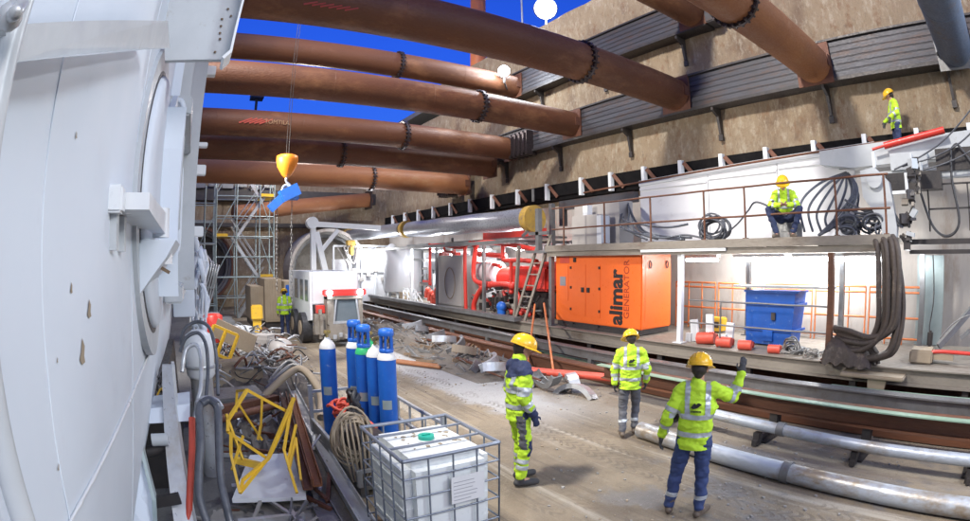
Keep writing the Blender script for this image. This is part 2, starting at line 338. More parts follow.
# right wall: cast panels, joints and slight steps
m = MB()
y = -14.; k = 0
while y < 33:
    w = 2.6; dx = [0, .012, .004, .016, .008][k % 5]; top = 12.75 if y < 22.5 else 10.9
    # a gently uneven face
    nx, nz = 14, 56; vs = []; fs = []
    for j in range(nz+1):
        for i in range(nx+1):
            yy = y+w*i/nx; zz = -.3+(top+.3)*j/nz
            vs.append((13.0+dx+.05*noise.noise(V((yy*.8, zz*.8, 1)))+.025*noise.noise(V((yy*3.2, zz*3.2, 3))), yy, zz))
    for j in range(nz):
        for i in range(nx): a = j*(nx+1)+i; fs.append((a, a+1, a+nx+2, a+nx+1))
    m.add(vs, fs, 0, True); m.bb((13.12, y, -.3), (13.9, y+w*.999, top)); y += w; k += 1
one(m, 'diaphragm_wall', 'wall', 'tall rough tan concrete retaining wall along the right of the pit', 'wall')
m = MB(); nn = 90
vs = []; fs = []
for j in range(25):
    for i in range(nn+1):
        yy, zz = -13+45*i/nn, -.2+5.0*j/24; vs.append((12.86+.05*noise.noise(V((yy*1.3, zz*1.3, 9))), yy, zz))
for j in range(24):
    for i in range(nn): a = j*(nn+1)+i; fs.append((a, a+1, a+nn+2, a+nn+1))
m.add(vs, fs, 0, True); m.bb((12.92, -13, -.2), (12.99, 32, 4.8)); one(m, 'lamplit_wall_face', 'liner', 'added pale streaky wall face behind the gantry, lamp brightness in its colour', 'wall')  # face added pale so its colour holds the lamp-lit whiteness
m = MB(); m.bb((-60, 33, -.3), (13.9, 34, 10.9))
for i in range(14):
    m.bb((-40+i*3.8, 32.93, -.3), (-40+i*3.8+3.7, 32.995, 10.5+.3*(i % 2)))
far = one(m, 'end_wall', 'wall', 'far concrete end wall with the tunnel mouths', 'wall')
m = MB(); m.bb((-7.6, -14, -.3), (-7.0, 33, 12.5)); one(m, 'retaining_wall', 'concrete', 'rough concrete wall behind the white tunnelling machine', 'wall')
# lower band of mud/debris far away between machines
def heap(name, cx, cy, lx, ly, h, mats, label, nn=26, seed=0, cat='rubble'):
    m = MB(); vs = []; fs = []
    for j in range(nn+1):
        for i in range(nn+1):
            x, y = (i/nn*2-1), (j/nn*2-1); e = max(0, 1-x*x)*max(0, 1-y*y)
            z = h*e**.6*(.45+.9*abs(noise.noise(V((x*3+seed, y*3, seed)))+.25*noise.noise(V((x*11, y*11+seed, 1)))))
            vs.append((cx+x*lx/2, cy+y*ly/2, z-.01+.0*e))
    for j in range(nn):
        for i in range(nn): a = j*(nn+1)+i; fs.append((a, a+1, a+nn+2, a+nn+1))
    m.add(vs, fs, 0, False)
    for q in range(int(60*lx*ly/4)):
        x, y = random.uniform(-.9, .9), random.uniform(-.9, .9); e = (1-x*x)*(1-y*y); p = V((cx+x*lx/2, cy+y*ly/2, h*e*.6+.02))
        a = random.random()*3.14; l = random.uniform(.1, .6); t = random.uniform(.012, .05)
        m.bar(p, p+V((math.cos(a)*l, math.sin(a)*l, random.uniform(-.08, .18))), t, t*random.choice((.5, 1, 2)), mi=random.choice((0, 1, 1, 2)))
    o = m.build(name, mats); tag(o, label, cat, kind='stuff'); return o
heap('rubble', 7.0, 16.5, 2.2, 14, .5, ['dirtheap', 'steel', 'wood'], 'grey heap of broken scrap and dirt below the machine platform', seed=2)
heap('rubble', 1.35, 13.2, 2.6, 6.0, .75, ['dirtheap', 'galv', 'steel'], 'tangle of scrap metal and cable on the left of the haul road', seed=5)
heap('rubble', 1.0, 8.2, 1.3, 4.2, .32, ['dirtheap', 'galv', 'rustdk'], 'loose offcuts and dirt between the yellow frame and the gas rack', seed=8)
heap('debris', .55, 4.4, 1.5, 2.4, .10, ['concrete', 'steel', 'rustdk'], 'small steel scrap strewn on the floor below the yellow frame', seed=11)

m = MB(); random.seed(77)
for k in range(2600):
    x = random.uniform(1.6, 8.6); y_ = random.uniform(.8, 14)
    if noise.noise(V((x*.9, y_*.5, 4))) < random.uniform(-.35, .35) and not 5.9 < x < 7.3: continue
    r_ = .004+.016*random.random()**3; a = random.random()*6; m.box((x, y_, r_*.4), (r_*2.2, r_*1.5, r_*1.4), rot=a, mi=random.choice((0, 0, 1)))
tag(m.build('gravel', ['concrete', 'tan']), 'small stones and crumbs scattered over the haul road', 'gravel', kind='stuff')
# ================================================================== STRUTS
def flange(m, c, r, mi=0):
    m.cyl(c-V((.035, 0, 0)), c+V((.035, 0, 0)), r+.075, 40, mi)
    for i in range(22):
        a = 2*math.pi*i/22; p = c+V((0, math.cos(a), math.sin(a)))*(r+.045)
        m.cyl(p-V((.10, 0, 0)), p+V((.10, 0, 0)), .033, 6, mi)
struts = [  # Y, z, radius, x0, x_end, flange px point, label, material
 (8.85, 7.70, .50, (581, 62), 'rust', 12.45, 'brown bolted pipe strut, thickest one across the top, ending beside the floodlight'),
 (13.65, 7.70, .47, (478, 108), 'rust', 12.45, 'brown bolted pipe strut third below the floodlights, flange near its right end'),
 (17.15, 10.15, .47, (398, 67), 'rust', 12.45, 'upper pipe strut running just under the blue sky strip to the small lamp'),
 (17.5, 7.45, .47, (403, 135), 'rust', 12.45, 'brown pipe strut with small chalk writing and red spray near the white machine'),
 (18.9, 6.92, .50, (341, 153), 'rust', 12.3, 'dark brown pipe strut directly behind and below the chalk-marked one'),
 (21.4, 6.42, .50, (371, 179), 'rust2', 12.45, 'orange rusty pipe strut passing behind the yellow crane hook'),
 (4.15, 7.62, .50, (735, 12), 'rust2', 12.45, 'steep bolted pipe strut coming from the top edge onto the corrugated beam'),
 (7.85, 10.25, .50, None, 'rust', 12.45, 'upper pipe strut ending in a bolted grey box high on the wall'),
 (0.05, 7.45, .50, None, 'bluegrey', 12.45, 'blue-grey painted pipe strut nearly overhead at the far right'),
]
def isx(px, Yv):
    return P(px[0], px[1], Y=Yv).x
for i, (Yv, z, r, fp, mt, xe, lab) in enumerate(struts):
    t = thing('pipe_strut', (xe, Yv, z), lab, 'strut', 'pipe struts propping the pit walls')
    x0 = -7.0
    m = MB(); k = 30
    m.tube([(x0+(xe-x0)*j/k, Yv, z) for j in range(k+1)], r, 40)
    for xx in (x0+1.3, x0+4.4, x0+7.5, x0+10.6, x0+13.7, x0+16.8): m.tube([(xx-.012, Yv, z), (xx, Yv, z), (xx+.012, Yv, z)], [r, r+.009, r], 40, cap=False)
    m.build('pipe', mt, t)
    if fp:
        m = MB(); flange(m, V((isx(fp, Yv), Yv, z)), r); m.build('flange', 'bolt', t)
    m = MB(); m.box((xe+.03, Yv, z), (.05, 2*r+.06, 2*r+.10))
    for a in (-1, 1): m.box((xe-.10, Yv+a*(r+.01), z), (.2, .03, .3))
    m.build('end_plate', 'rustdk' if i != 8 else 'steel', t)
    if i == 3:
        T = frame((1, 0, 0), (0, 0, 1), (0, -1, 0), (P(263, 120, Y=Yv).x, Yv-r-.012, z-.10)); text('TOMTILA', T, .21, 'chalk', t, 'chalk_writing')
        m = MB()
        for a in range(5):
            x = P(238+5*a, 122, Y=Yv).x; m.bar((x, Yv-r-.004, z-.12), (x+.45, Yv-r-.004, z+.06), .012, .05)
        m.build('spray_mark', 'redchalk', t)
    if i == 0:
        m = MB(); x = P(300, 5, Y=Yv).x
        for a in range(6): m.bar((x+.16*a, Yv-r*.78, z-r*.65), (x+.25+.16*a, Yv-r*.86, z-r*.5), .012, .035)
        m.build('spray_mark', 'redchalk', t)
# the last strut, skewed across the corner
a, b = V((2.2, 28.5, 5.35)), V((11.2, 31.5, 6.7))
t = thing('pipe_strut', b, 'short rusty strut slanting up behind the blue lifting beam', 'strut', 'pipe struts propping the pit walls')
m = MB(); m.cyl(a, b, .45, 32); m.build('pipe', 'rust2', t)
m = MB(); m.box(b, (.1, 1.2, 1.2)); m.build('end_plate', 'bolt', t)
# spring-like dark coil block at the end of that strut
# ================================================================== WALES
def wale(x, y0, y1, z0, z1, label, gap=None):
    t = thing('wale_beam', (x, (y0+y1)/2, z0), label, 'beam', 'steel beams spreading the strut load')
    m = MB(); n = 6; h = (z1-z0)/n
    for i in range(n):
        m.bb((x+.05, y0, z0+i*h+.004), (x+.42, y1, z0+(i+1)*h-.004))
        m.bb((x+.036, y0, z0+i*h+h*.15), (x+.052, y1, z0+i*h+h*.85))
    m.build('web', 'sheet', t)
    m = MB(); m.bb((x-.04, y0, z0-.09), (x+.50, y1, z0-.003)); m.bb((x-.04, y0, z1+.003), (x+.50, y1, z1+.06)); m.build('bottom_flange', 'dark', t)
    y = y0+1.2
    while y < y1-.5:
        m = MB(); m.prism([(0, 0), (.45, 0), (.45, -.75), (.36, -.75), (.28, -.25), (0, -.10)], -.04, .04, T=frame((1, 0, 0), (0, 0, 1), (0, -1, 0), (x, y, z0-.095)))
        m.box((x+.40, y, z0-.95), (.07, .14, .18)); m.build('bracket', 'dark', t); y += 3.6
    return t
wale(12.5, -8, 24.3, 7.18, 8.18, 'long corrugated grey steel beam along the wall at lower strut level')
wale(12.5, 7.4, 18.0, 9.75, 10.75, 'upper corrugated grey steel beam high on the wall near the floodlights')
m = MB(); m.box((12.72, 7.2, 10.25), (.6, .35, 1.1), b=.03); m.box((12.5, 6.98, 10.25), (.25, .06, .9), mi=1)
for i in range(6): m.cyl((12.35, 6.98, 9.85+i*.16), (12.28, 6.98, 9.85+i*.16), .03, 6, mi=1)
one(m, 'jacking_box', ['sheet', 'bolt'], 'grey jacking box capping the end of the upper wall beam', 'jack box')
for (Yv, z, w, lab) in ((16.1, 7.35, .55, 'black jacking block at the end of the chalk-marked strut'), (22.6, 6.4, .45, 'dark stack of steel spacer plates beyond the orange strut end')):
    m = MB()
    for i in range(5): m.box((12.45, Yv+w*.5*i, z+.1), (.5, .14, 1.0)); m.box((12.3, Yv+w*.5*i+.07, z+.1), (.35, .06, .8))
    one(m, 'jacking_block', 'bolt', lab, 'jack block')

# ledge with upright plates
led = thing('wall_ledge', (12.7, 5, 5.1), 'ledge with a black strip for its shaded gap and white upright plates running along the wall', 'ledge')
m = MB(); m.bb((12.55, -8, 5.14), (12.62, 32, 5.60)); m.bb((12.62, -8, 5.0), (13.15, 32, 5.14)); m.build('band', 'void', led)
yl = -2.8
while yl < 31:
    m = MB(); m.box((12.40, yl, 5.32), (.16, .12, .62)); m.build('upright_plate', 'white', led)
    m = MB(); m.bar((12.40, yl-.10, 5.55), (12.52, yl-.45, 5.1), .05, .12); m.build('brace', 'rustdk', led)
    yl += 1.45 if yl < 12 else 1.9

# ================================================================== BACKUP GANTRY
G = thing('backup_gantry', (10.5, 8, 0), 'long two storey steel gantry with walkway, railings and white cladding', 'gantry')
def gp(mb, name, mats): return mb.build(name, mats, G)
# lower platform
m = MB(); m.bb((9.5, -6, .60), (9.62, 32, .83)); m.bb((9.42, -6, .835), (12.3, 32, .86)); m.bb((9.40, -6, .56), (9.68, 32, .597)); m.bb((12.1, -6, .4), (12.3, 32, .83))
y = -5.5
while y < 32: m.bb((9.62, y, .5), (12.1, y+.12, .80)); y += 2.2
gp(m, 'lower_platform', 'mudsteel')
m = MB(); m.bb((9.15, -6, .12), (9.40, 32, .17)); m.bb((9.24, -6, .17), (9.30, 32, .38)); m.bb((9.15, -6, .38), (9.40, 32, .43)); gp(m, 'rail_beam', 'rustbeam')
m = MB(); m.bb((10.6, -6, .02), (10.8, 32, .45)); gp(m, 'inner_rail_beam', 'rustdk')
y = -4.7
while y < 31:
    m = MB(); m.bb((9.46, y, 0), (9.60, y+.14, .555)); m.box((9.45, y+.07, .03), (.5, .4, .05)); gp(m, 'stub_leg', 'dark'); y += 2.4
# upper deck (Y -2 .. 11.4)
m = MB(); m.bb((9.5, 1.9, 3.04), (11.7, 11.6, 3.13)); m.bb((9.44, 1.9, 2.99), (9.50, 11.6, 3.16)); m.bb((9.5, 1.9, 2.86), (9.6, 11.6, 2.985))
y = 2.2
while y < 11.4: m.bb((9.62, y, 2.92), (11.7, y+.1, 3.035)); y += 1.2
gp(m, 'upper_deck', 'mudsteel')
for (X, Yp, w, mt) in ((9.55, 6.9, .11, 'white'), (9.55, 3.2, .12, 'rustbeam'), (11.6, 6.2, .12, 'steel'), (11.6, 3.6, .12, 'steel'), (11.3, 1.5, .12, 'steel'), (9.55, 11.5, .12, 'steel'), (11.6, 10.2, .12, 'steel')):
    m = MB(); m.bb((X, Yp-w/2, .865), (X+w, Yp+w/2, 2.855)); m.box((X+w/2, Yp, .875), (.25, .25, .02)); gp(m, 'post', mt)
# handrail on deck
m = MB()
for z in (3.62, 4.22): m.tube([(9.56, 1.9+.5*i, z+(.004*math.sin(i*1.7))) for i in range(20)], .022, 8)
gp(m, 'handrail', 'rustbeam')
for Yp in (10.9, 9.3, 7.75, 6.2, 5.15, 3.05, 2.0):
    m = MB(); m.cyl((9.56, Yp, 3.16), (9.56, Yp, 4.22), .024, 8); m.box((9.56, Yp, 3.17), (.1, .1, .015)); gp(m, 'rail_post', 'rustbeam')
# white cladding behind the deck
zt = lambda Y: 5.02-.030*(Y-6)
pts = [(2.7, zt(2.7)), (9.85, zt(9.85))]
for (ya, yb) in ((9.90, 7.46), (7.44, 5.32), (5.30, 3.2)):
    m = MB(); T = frame((0, 1, 0), (0, 0, 1), (1, 0, 0), (11.75, 0, 0)); m.prism([(yb, 3.14), (ya, 3.14), (ya, zt(ya)), (yb, zt(yb))], 0, .06, T=T)
    m.bb((11.70, yb+.02, zt(yb)-.20), (11.75, ya-.02, zt(yb)-.14)); gp(m, 'white_cladding', 'panel')
m = MB(); m.prism([(2.6, zt(2.6)), (9.9, zt(9.9)), (9.9, zt(9.9)+.16), (2.6, zt(2.6)+.16)], -.05, .25, T=frame((0, 1, 0), (0, 0, 1), (1, 0, 0), (11.75, 0, 0))); gp(m, 'top_channel', 'white')
m = MB(); m.tube([(11.6, 1.8+.8*i, zt(1.8+.8*i)+.10) for i in range(14)], .03, 8); gp(m, 'top_rail', 'rustbeam')
# brackets and brown cabinets left of the cladding
m = MB(); m.bb((10.4, 10.4, 3.14), (10.9, 11.5, 4.05), b=.02); m.bb((10.9, 10.0, 3.14), (11.5, 11.9, 4.45)); gp(m, 'cabinet', 'cabinet')
m = MB(); m.bb((10.35, 10.2, 3.14), (10.7, 10.38, 4.0)); m.box((10.6, 11.0, 4.2), (.2, .2, .3)); gp(m, 'cabinet_door', 'white')
m = MB(); m.bb((11.5, 9.95, 4.45), (11.75, 13.2, 4.75)); m.bb((11.5, 13.2, 3.9), (11.75, 13.35, 4.75)); gp(m, 'roof_rail', 'sheet')
# steel channel structure upper right
m = MB(); z0 = 4.58
m.prism([(-3, 4.78), (3.1, 4.66), (3.9, 4.80), (3.9, 5.10), (-3, 5.32)], 0, .35, T=frame((0, 1, 0), (0, 0, 1), (1, 0, 0), (11.2, 0, 0)))
m.bb((11.05, -3, 4.30), (11.3, 2.6, 4.50)); m.bb((11.0, 1.2, 4.5), (11.2, 2.1, 4.85), mi=0)
gp(m, 'conveyor_beam', 'tbmgrey')
m = MB(); m.bb((11.0, -.6, 4.42), (11.16, 1.0, 4.86)); m.bb((10.7, .9, 4.05), (11.1, 2.2, 4.4)); gp(m, 'dark_panel', 'dark')
m = MB(); m.cyl((11.0, 2.2, 5.02), (11.0, .7, 5.22), .075, 14); m.cyl((11.0, 2.5, 4.97), (11.0, 2.2, 5.02), .03, 10); gp(m, 'red_cylinder', 'red')
# hinged white arm
m = MB(); T = frame((0, -1, 0), (0, 0, 1), (-1, 0, 0), (10.3, 0, 0))
m.prism([(-2.62, 4.40), (-2.3, 4.45), (-2.0, 4.15), (-1.88, 3.3), (-1.95, 2.7), (-2.2, 2.7), (-2.22, 3.4), (-2.6, 3.9)], 0, .22, T=T)
m.cyl((10.0, 2.3, 4.2), (10.35, 2.3, 4.2), .16, 16); gp(m, 'hopper_arm', 'tbmgrey')
m = MB()
for a, b in (((10.15, 1.95, 3.95), (10.15, 1.62, 3.95)), ((10.15, 1.62, 3.93), (10.15, 1.62, 4.3)), ((10.15, 2.30, 4.45), (10.15, 2.30, 4.75))): m.bar(a, b, .06)
gp(m, 'arm_bracket', 'white')
random.seed(41); m = MB()
for i in range(34):
    p = V((10.2+random.uniform(-.1, .15), 1.75-.012*i+random.uniform(-.12, .12), 3.05+.045*i+random.uniform(-.1, .1))); m.box(p, [random.uniform(.04, .2) for _ in range(3)], rot=Matrix.Rotation(random.random()*3, 4, random.choice('XYZ')), mi=random.choice((0, 0, 1, 2)))
gp(m, 'mechanism', ['dark', 'mudsteel', 'tbmgrey'])
# side grating panel + beam at right of arm
m = MB()
for a, b in (((10.9, 1.25, 3.25), (10.9, 1.25, 4.15)), ((10.9, -2, 4.15), (10.9, 1.25, 4.15)), ((10.9, -2, 3.68), (10.9, 1.25, 3.68)), ((10.9, .3, 3.25), (10.9, .3, 4.15))): m.bar(a, b, .035)
gp(m, 'side_railing', 'dark')
m = MB(); m.bb((10.6, -4, 3.0), (10.75, 1.7, 3.10)); m.bb((10.6, -4, 2.82), (10.75, 1.7, 2.9)); gp(m, 'side_walkway', 'dark')
m = MB(); m.bar((11.8, -1.2, 3.2), (10.6, .95, 1.1), .12); m.bar((11.9, -2.2, 3.0), (11.5, .5, 1.15), .09); gp(m, 'diagonal_brace', 'steel')
# under-deck lamps
for (x, y0, y1) in ((11.2, 3.3, 4.7), (10.3, 2.2, 3.1), (11.3, 5.0, 6.4), (11.4, 7.0, 8.0)):
    L_ = MB(); L_.bb((x-.08, y0-.03, 2.80), (x+.08, y1+.03, 2.86)); h = gp(L_, 'tube_lamp', 'white')
    L_ = MB(); L_.cyl((x, y0, 2.73), (x, y1, 2.73), .042, 10); L_.build('glowing_tube', 'tube', h)
m = MB(); m.bb((9.62, 8.0, 3.0), (9.64, 6.9, 3.03)); m.bb((9.45, 5.6, 2.92), (9.5, 8.0, 2.98)); gp(m, 'edge_strip', 'panel')
# toe-board left of generator, far platform edging
m = MB(); m.bb((9.2, 12.8, .87), (9.5, 26, 1.0)); gp(m, 'edge_beam', 'steel')
# ladder-like supports beside the generator
m = MB(); 
for dy in (0, .5):
    m.bar((9.45, 12.6+dy, .9), (9.8, 11.75+dy, 3.5), .07)
for i in range(7): m.bar((9.47+.05*i, 12.45-.12*i, 1.3+.34*i), (9.47+.05*i, 12.95-.12*i, 1.3+.34*i), .035)
m.bar((9.5, 13.2, .9), (9.5, 12.95, 3.2), .09)
gp(m, 'ladder', 'mudsteel')
m = MB(); m.bb((9.5, 11.6, 2.96), (11.5, 12.6, 3.04)); m.bb((9.6, 12.1, 3.05), (9.75, 12.25, 4.3)); m.bb((9.6, 11.7, 3.5), (9.7, 12.6, 3.6)); m.bb((10.8, 12.9, 3.1), (10.95, 13.05, 4.6)); gp(m, 'landing', 'steel')

# hoses on gantry
hoses('hydraulic_hose', 'hose', 'sagging grey hoses draped over the railing above the orange generator', 'hose',
  [[(11.4, 10.1, 4.45-.05*i), (11.0, 9.7-.1*i, 4.1-.12*i), (10.4, 9.2-.25*i, 3.55-.05*i), (10.2, 8.4-.35*i, 3.25)] for i in range(5)] +
  [[(11.3, 10.2, 4.0), (10.2, 9.1, 3.75), (10.0, 7.7, 3.52), (9.9, 6.9, 3.55)], [(11.3, 10.2, 4.2), (10.2, 9.3, 3.6), (10.0, 7.9, 3.3), (9.9, 7.0, 3.2)]], .028)
m = MB(); coil(m, (9.9, 6.15, 3.42), .34, .022, 13, 'X', .05, .72); m.tube(spline([(9.9, 6.0, 3.2), (9.85, 5.5, 3.5), (9.8, 5.2, 3.75), (9.7, 4.9, 3.9), (9.8, 4.3, 3.6)]), .022, 6)
m.tube(spline([(9.9, 6.4, 3.2), (9.8, 6.9, 3.3), (9.75, 7.6, 3.25), (9.8, 8.2, 3.35)]), .022, 6)
one(m, 'hose_coil', 'hose', 'coil of dark hose lying on the walkway beside the seated worker', 'hose')
hoses('hose_bundle', 'hose', 'fan of dark hoses hanging from the white channel right of the seated worker', 'hose',
  [[(11.5, 3.35, 4.62), (11.0, 3.9-.16*i, 4.35-.05*i), (10.6, 4.25-.2*i, 3.9-.1*i), (10.4, 4.1-.2*i, 3.3)] for i in range(7)]+
  [[(11.5, 3.3, 4.6), (10.8, 2.9+.05*i, 4.1), (10.4, 3.2+.1*i, 3.5), (10.2, 3.7, 3.2)] for i in range(3)], .03)
hoses('hose_loop', 'black', 'long black hose loop hanging in front of the wall at the far right', 'hose',
  [[(10.9, .6, 4.8), (10.85, .65, 4.2), (10.8, .55, 3.4), (10.8, .85, 3.15), (10.8, 1.2, 3.4), (10.8, 1.5, 4.3), (10.9, 1.6, 4.6)],
   [(10.9, .35, 4.8), (10.85, .1, 4.4), (10.8, -.1, 3.6), (10.8, -.2, 3.1)], [(10.9, .6, 4.8), (10.9, .45, 4.9), (10.9, .35, 4.8)]], .03)
hoses('cable_run', 'hose', 'thin grey cables slanting up over the red cylinder', 'cable',
  [[(10.9, 2.0, 4.5), (10.8, 1.2, 4.75), (10.7, .5, 5.1), (10.5, -.6, 5.9)], [(10.9, 1.8, 4.55), (10.8, .9, 4.7), (10.6, .1, 5.0), (10.4, -.8, 5.7)], [(10.9, 2.0, 4.4), (10.8, .9, 4.5), (10.6, -.1, 4.8), (10.4, -1.2, 5.5)]], .018)
m = MB(); random.seed(15)
for i in range(16):
    c_ = V((10.25+random.uniform(-.2, .3), 2.75+random.uniform(-.45, .5), 3.28+random.uniform(-.05, .25))); coil(m, c_, random.uniform(.14, .3), .024, 1, random.choice('XXY'), .03, .6)
for i in range(5): m.tube(spline([(10.4, 3.1, 3.9-.12*i), (10.2, 2.6+.1*i, 3.65-.05*i), (10.2, 2.1-.05*i, 3.75-.1*i), (10.2, 1.8, 3.3)]), .026, 6)
one(m, 'tangled_hoses', 'hose', 'dark tangle of hoses beside the corner of the walkway', 'hose')
# big muddy hose bundle falling to the platform
lines = []
for i in range(9):
    o = V((.06*math.sin(i*2.1), .05*math.cos(i*1.7), 0)); a = i*.06
    lines.append([V((9.6, 2.25-.05*i, 3.12))+o, V((9.35, 2.1-.05*i, 2.9))+o, V((9.25, 2.05-.05*i, 2.2))+o, V((9.25, 2.05-.04*i, 1.6))+o, V((9.3, 2.35-.02*i, 1.15+a*.5))+o, V((9.4, 2.9-.03*i, .98+a))+o, V((9.6, 3.05, 1.0+a))+o])
for i in range(4):
    o = V((.05*math.sin(i*2.1), .04*i, 0)); lines.append([V((9.6, 1.9, 3.1))+o, V((9.3, 1.72, 2.7))+o, V((9.3, 1.6, 1.9))+o, V((9.3, 1.68, 1.25))+o, V((9.32, 1.95, 1.05))+o, V((9.38, 2.4, .98))+o])
hoses('hose_bundle', 'hosebrown', 'thick muddy bundle of brown hoses drooping from the walkway corner to the platform', 'hose bundle', lines, .055, n=9)
m = MB()
for i in range(16): 
    pts = []
    for j in range(9):
        a = math.pi*j/8; pts.append((9.45+.05*(i % 4), 2.58-.52*math.cos(a)*(1-.03*i), .9+.42*math.sin(a)*(1-.05*i)+.01*i))
    m.tube(pts, .05, 8)
o = []; fs = []; nn = 22
for a_ in range(nn+1):
    for b_ in range(nn+1):
        u_, v_ = a_/nn*2-1, b_/nn*2-1; e = max(0, 1-abs(u_)**3)*max(0, 1-abs(v_)**3); h_ = .40*e**.4*(1-.25*v_)
        p = V((9.52+.32*u_, 2.70+.52*v_*-1, .87+h_)); o.append(p+V((.05, .05, .05))*noise.noise(p*5)+V((0, 0, .03*math.sin(22*(u_+v_*.6)))))
for a_ in range(nn):
    for b_ in range(nn): q = a_*(nn+1)+b_; fs.append((q, q+1, q+nn+2, q+nn+1))
m.add(o, fs, 0, True)
one(m, 'folded_hoses', 'hosebrown', 'mound of folded muddy hoses lying on the platform edge below the bundle', 'hose heap')
m = MB(); m.box((9.35, 2.1, .72), (.5, 1.3, .07), b=.02); m.prism([(-.2, 0), (.2, 0), (.1, -.5), (-.12, -.55)], 0, .1, T=frame((0, -1, 0), (0, 0, 1), (-1, 0, 0), (9.3, 2.0, .68)))
one(m, 'mud_tray', 'tan', 'mud caked steel tray under the folded hoses', 'tray')

# ================================================================== GENERATOR
gx0, gx1, gy0, gy1, gz0, gz1 = 9.72, 10.95, 8.18, 11.46, 1.02, 2.95
g = thing('generator', ((gx0+gx1)/2, (gy0+gy1)/2, .86), 'big orange boxed power generator standing on the gantry platform', 'generator')
m = MB(); m.bb((gx0, gy0, gz0), (gx1, gy1, gz1), b=.03); m.build('housing', 'orange', g)
m = MB(); m.bb((gx0+.04, gy0+.05, gz0-.14), (gx1-.04, gy1-.05, gz0-.003)); m.bb((gx0-.02, gy0+.3, .865), (gx0+.15, gy1-.3, .955)); m.bb((gx1-.15, gy0+.3, .865), (gx1, gy1-.3, .955))
for k in range(3): m.bb((gx0-.03, gy0+.5+1.0*k, .87), (gx0+.05, gy0+.62+1.0*k, 1.0))
m.build('skid_base', 'dark', g)
for ya, yb in ((9.62, 10.17), (10.19, 10.80)):
    m = MB(); m.bb((gx0-.012, ya, 1.22), (gx0-.001, yb, 2.62)); d = m.build('door', 'orange', g)
    m = MB()
    for z in (1.35, 1.95, 2.5): m.bb((gx0-.035, (ya+.0 if ya < 10 else yb-.05), z), (gx0-.012, (ya+.05 if ya < 10 else yb), z+.07))
    m.build('hinge', 'ink', d)
    m = MB(); hy = yb-.10 if ya < 10 else ya+.10; m.bb((gx0-.04, hy-.05, 1.87), (gx0-.013, hy+.05, 2.0)); m.build('handle', 'ink', d)
m = MB(); m.bb((gx0-.012, 10.90, 1.6), (gx0-.001, 11.35, 2.6)); d = m.build('control_door', 'orange', g)
m = MB(); m.bb((gx0-.02, 11.0, 2.02), (gx0-.0125, 11.24, 2.28)); d2 = m.build('control_panel', 'inkgrey', d); 
m = MB(); m.bb((gx0-.008, 10.85, 2.66), (gx0+.0, 11.25, 2.84)); m.build('louvre', 'redhose', g)
m = MB(); m.box((gx0-.01, 10.62, 2.75), (.03, .10, .12)); m.build('vent_cap', 'ink', g)
m = MB(); m.bb((9.85, gy0-.006, 1.2), (10.8, gy0-.001, 2.85)); m.bb((9.9, gy0-.010, 2.72), (10.75, gy0-.006, 2.76)); m.build('end_panel', 'orange', g)
for x in (10.02, 10.72):
    m = MB(); m.tube([(x+.05*math.cos(a*.6), gy0-.03, 2.62+.09*math.sin(a*.6)) for a in range(11)], .012, 6, closed=True); m.build('lifting_ring', 'ink', g)
T = frame((0, 0, 1), (0, 1, 0), (-1, 0, 0), (gx0-.004, 8.84, 1.09)); text('alimar', T, .62, 'ink', g, 'lettering', .004, .022, .92)
T = frame((0, 0, 1), (0, 1, 0), (-1, 0, 0), (gx0-.004, 8.60, 1.26)); text('GENERATOR', T, .255, 'inkred', g, 'small_lettering', .004, .002, 1.0)

# ================================================================== BLUE SKIP and platform clutter
b = thing('blue_skip', (10.7, 4.9, .86), 'blue tapered steel bin with a pale plank on top, on the platform', 'bin')
m = MB(); q = [(10.40, 5.56), (10.40, 4.42), (10.98, 4.42), (10.98, 5.56)]; q2 = [(10.38, 5.60), (10.38, 4.32), (11.02, 4.30), (11.02, 5.60)]
m.add([(x, y, .90) for x, y in q]+[(x, y, 2.05) for x, y in q2], [(0, 1, 2, 3), (4, 5, 6, 7), (0, 1, 5, 4), (1, 2, 6, 5), (2, 3, 7, 6), (3, 0, 4, 7)]); m.build('body', 'blueskip', b)
m = MB()
for z, o in ((2.02, .0), (1.75, .03), (1.2, .09)): m.bb((10.34+o*.2, 4.28+o*.6, z), (10.375+o*.2, 5.62-o*.2, z+.05)); m.bb((10.36, 4.24+o*.6, z), (11.0, 4.28+o*.6, z+.05))
m.bb((10.34, 4.85, .98), (10.40, 5.1, 1.2)); m.build('rib', 'blueskip', b)
m = MB(); m.box((10.36, 4.85, 1.52), (.04, .10, .16), mi=0); m.build('latch', 'dark', b)
m = MB(); m.box((10.7, 4.75, 2.14), (.35, 2.5, .05), rot=R(3)); one(m, 'plank', 'white', 'pale plank lying across the top of the blue bin', 'plank')
f = thing('barrier_fence', (11.9, 5, .86), 'orange tube guard railing on the far side of the platform', 'railing')
for k in range(5):
    y0 = 1.6+1.45*k; m = MB()
    for z in (1.0, 1.45, 2.0, 2.12): m.cyl((11.95, y0, z), (11.95, y0+1.35, z), .025, 8)
    for j in range(4): m.cyl((11.95, y0+.45*j, .87), (11.95, y0+.45*j, 2.12), .022, 8)
    m.build('rail_panel', 'orangesteel', f)
f = thing('guard_rail', (9.6, 5, .86), 'thin grey tube guard rail across the open front of the platform', 'railing'); m = MB()
for z in (1.35, 1.85): m.tube([(9.6, 3.26+.2*i, z+.004*math.sin(i)) for i in range(18)], .018, 8)
m.build('rail', 'steel', f)
m = MB(); m.cyl((9.6, 5.8, .87), (9.6, 5.8, 1.85), .018, 8); m.build('rail_post', 'steel', f)
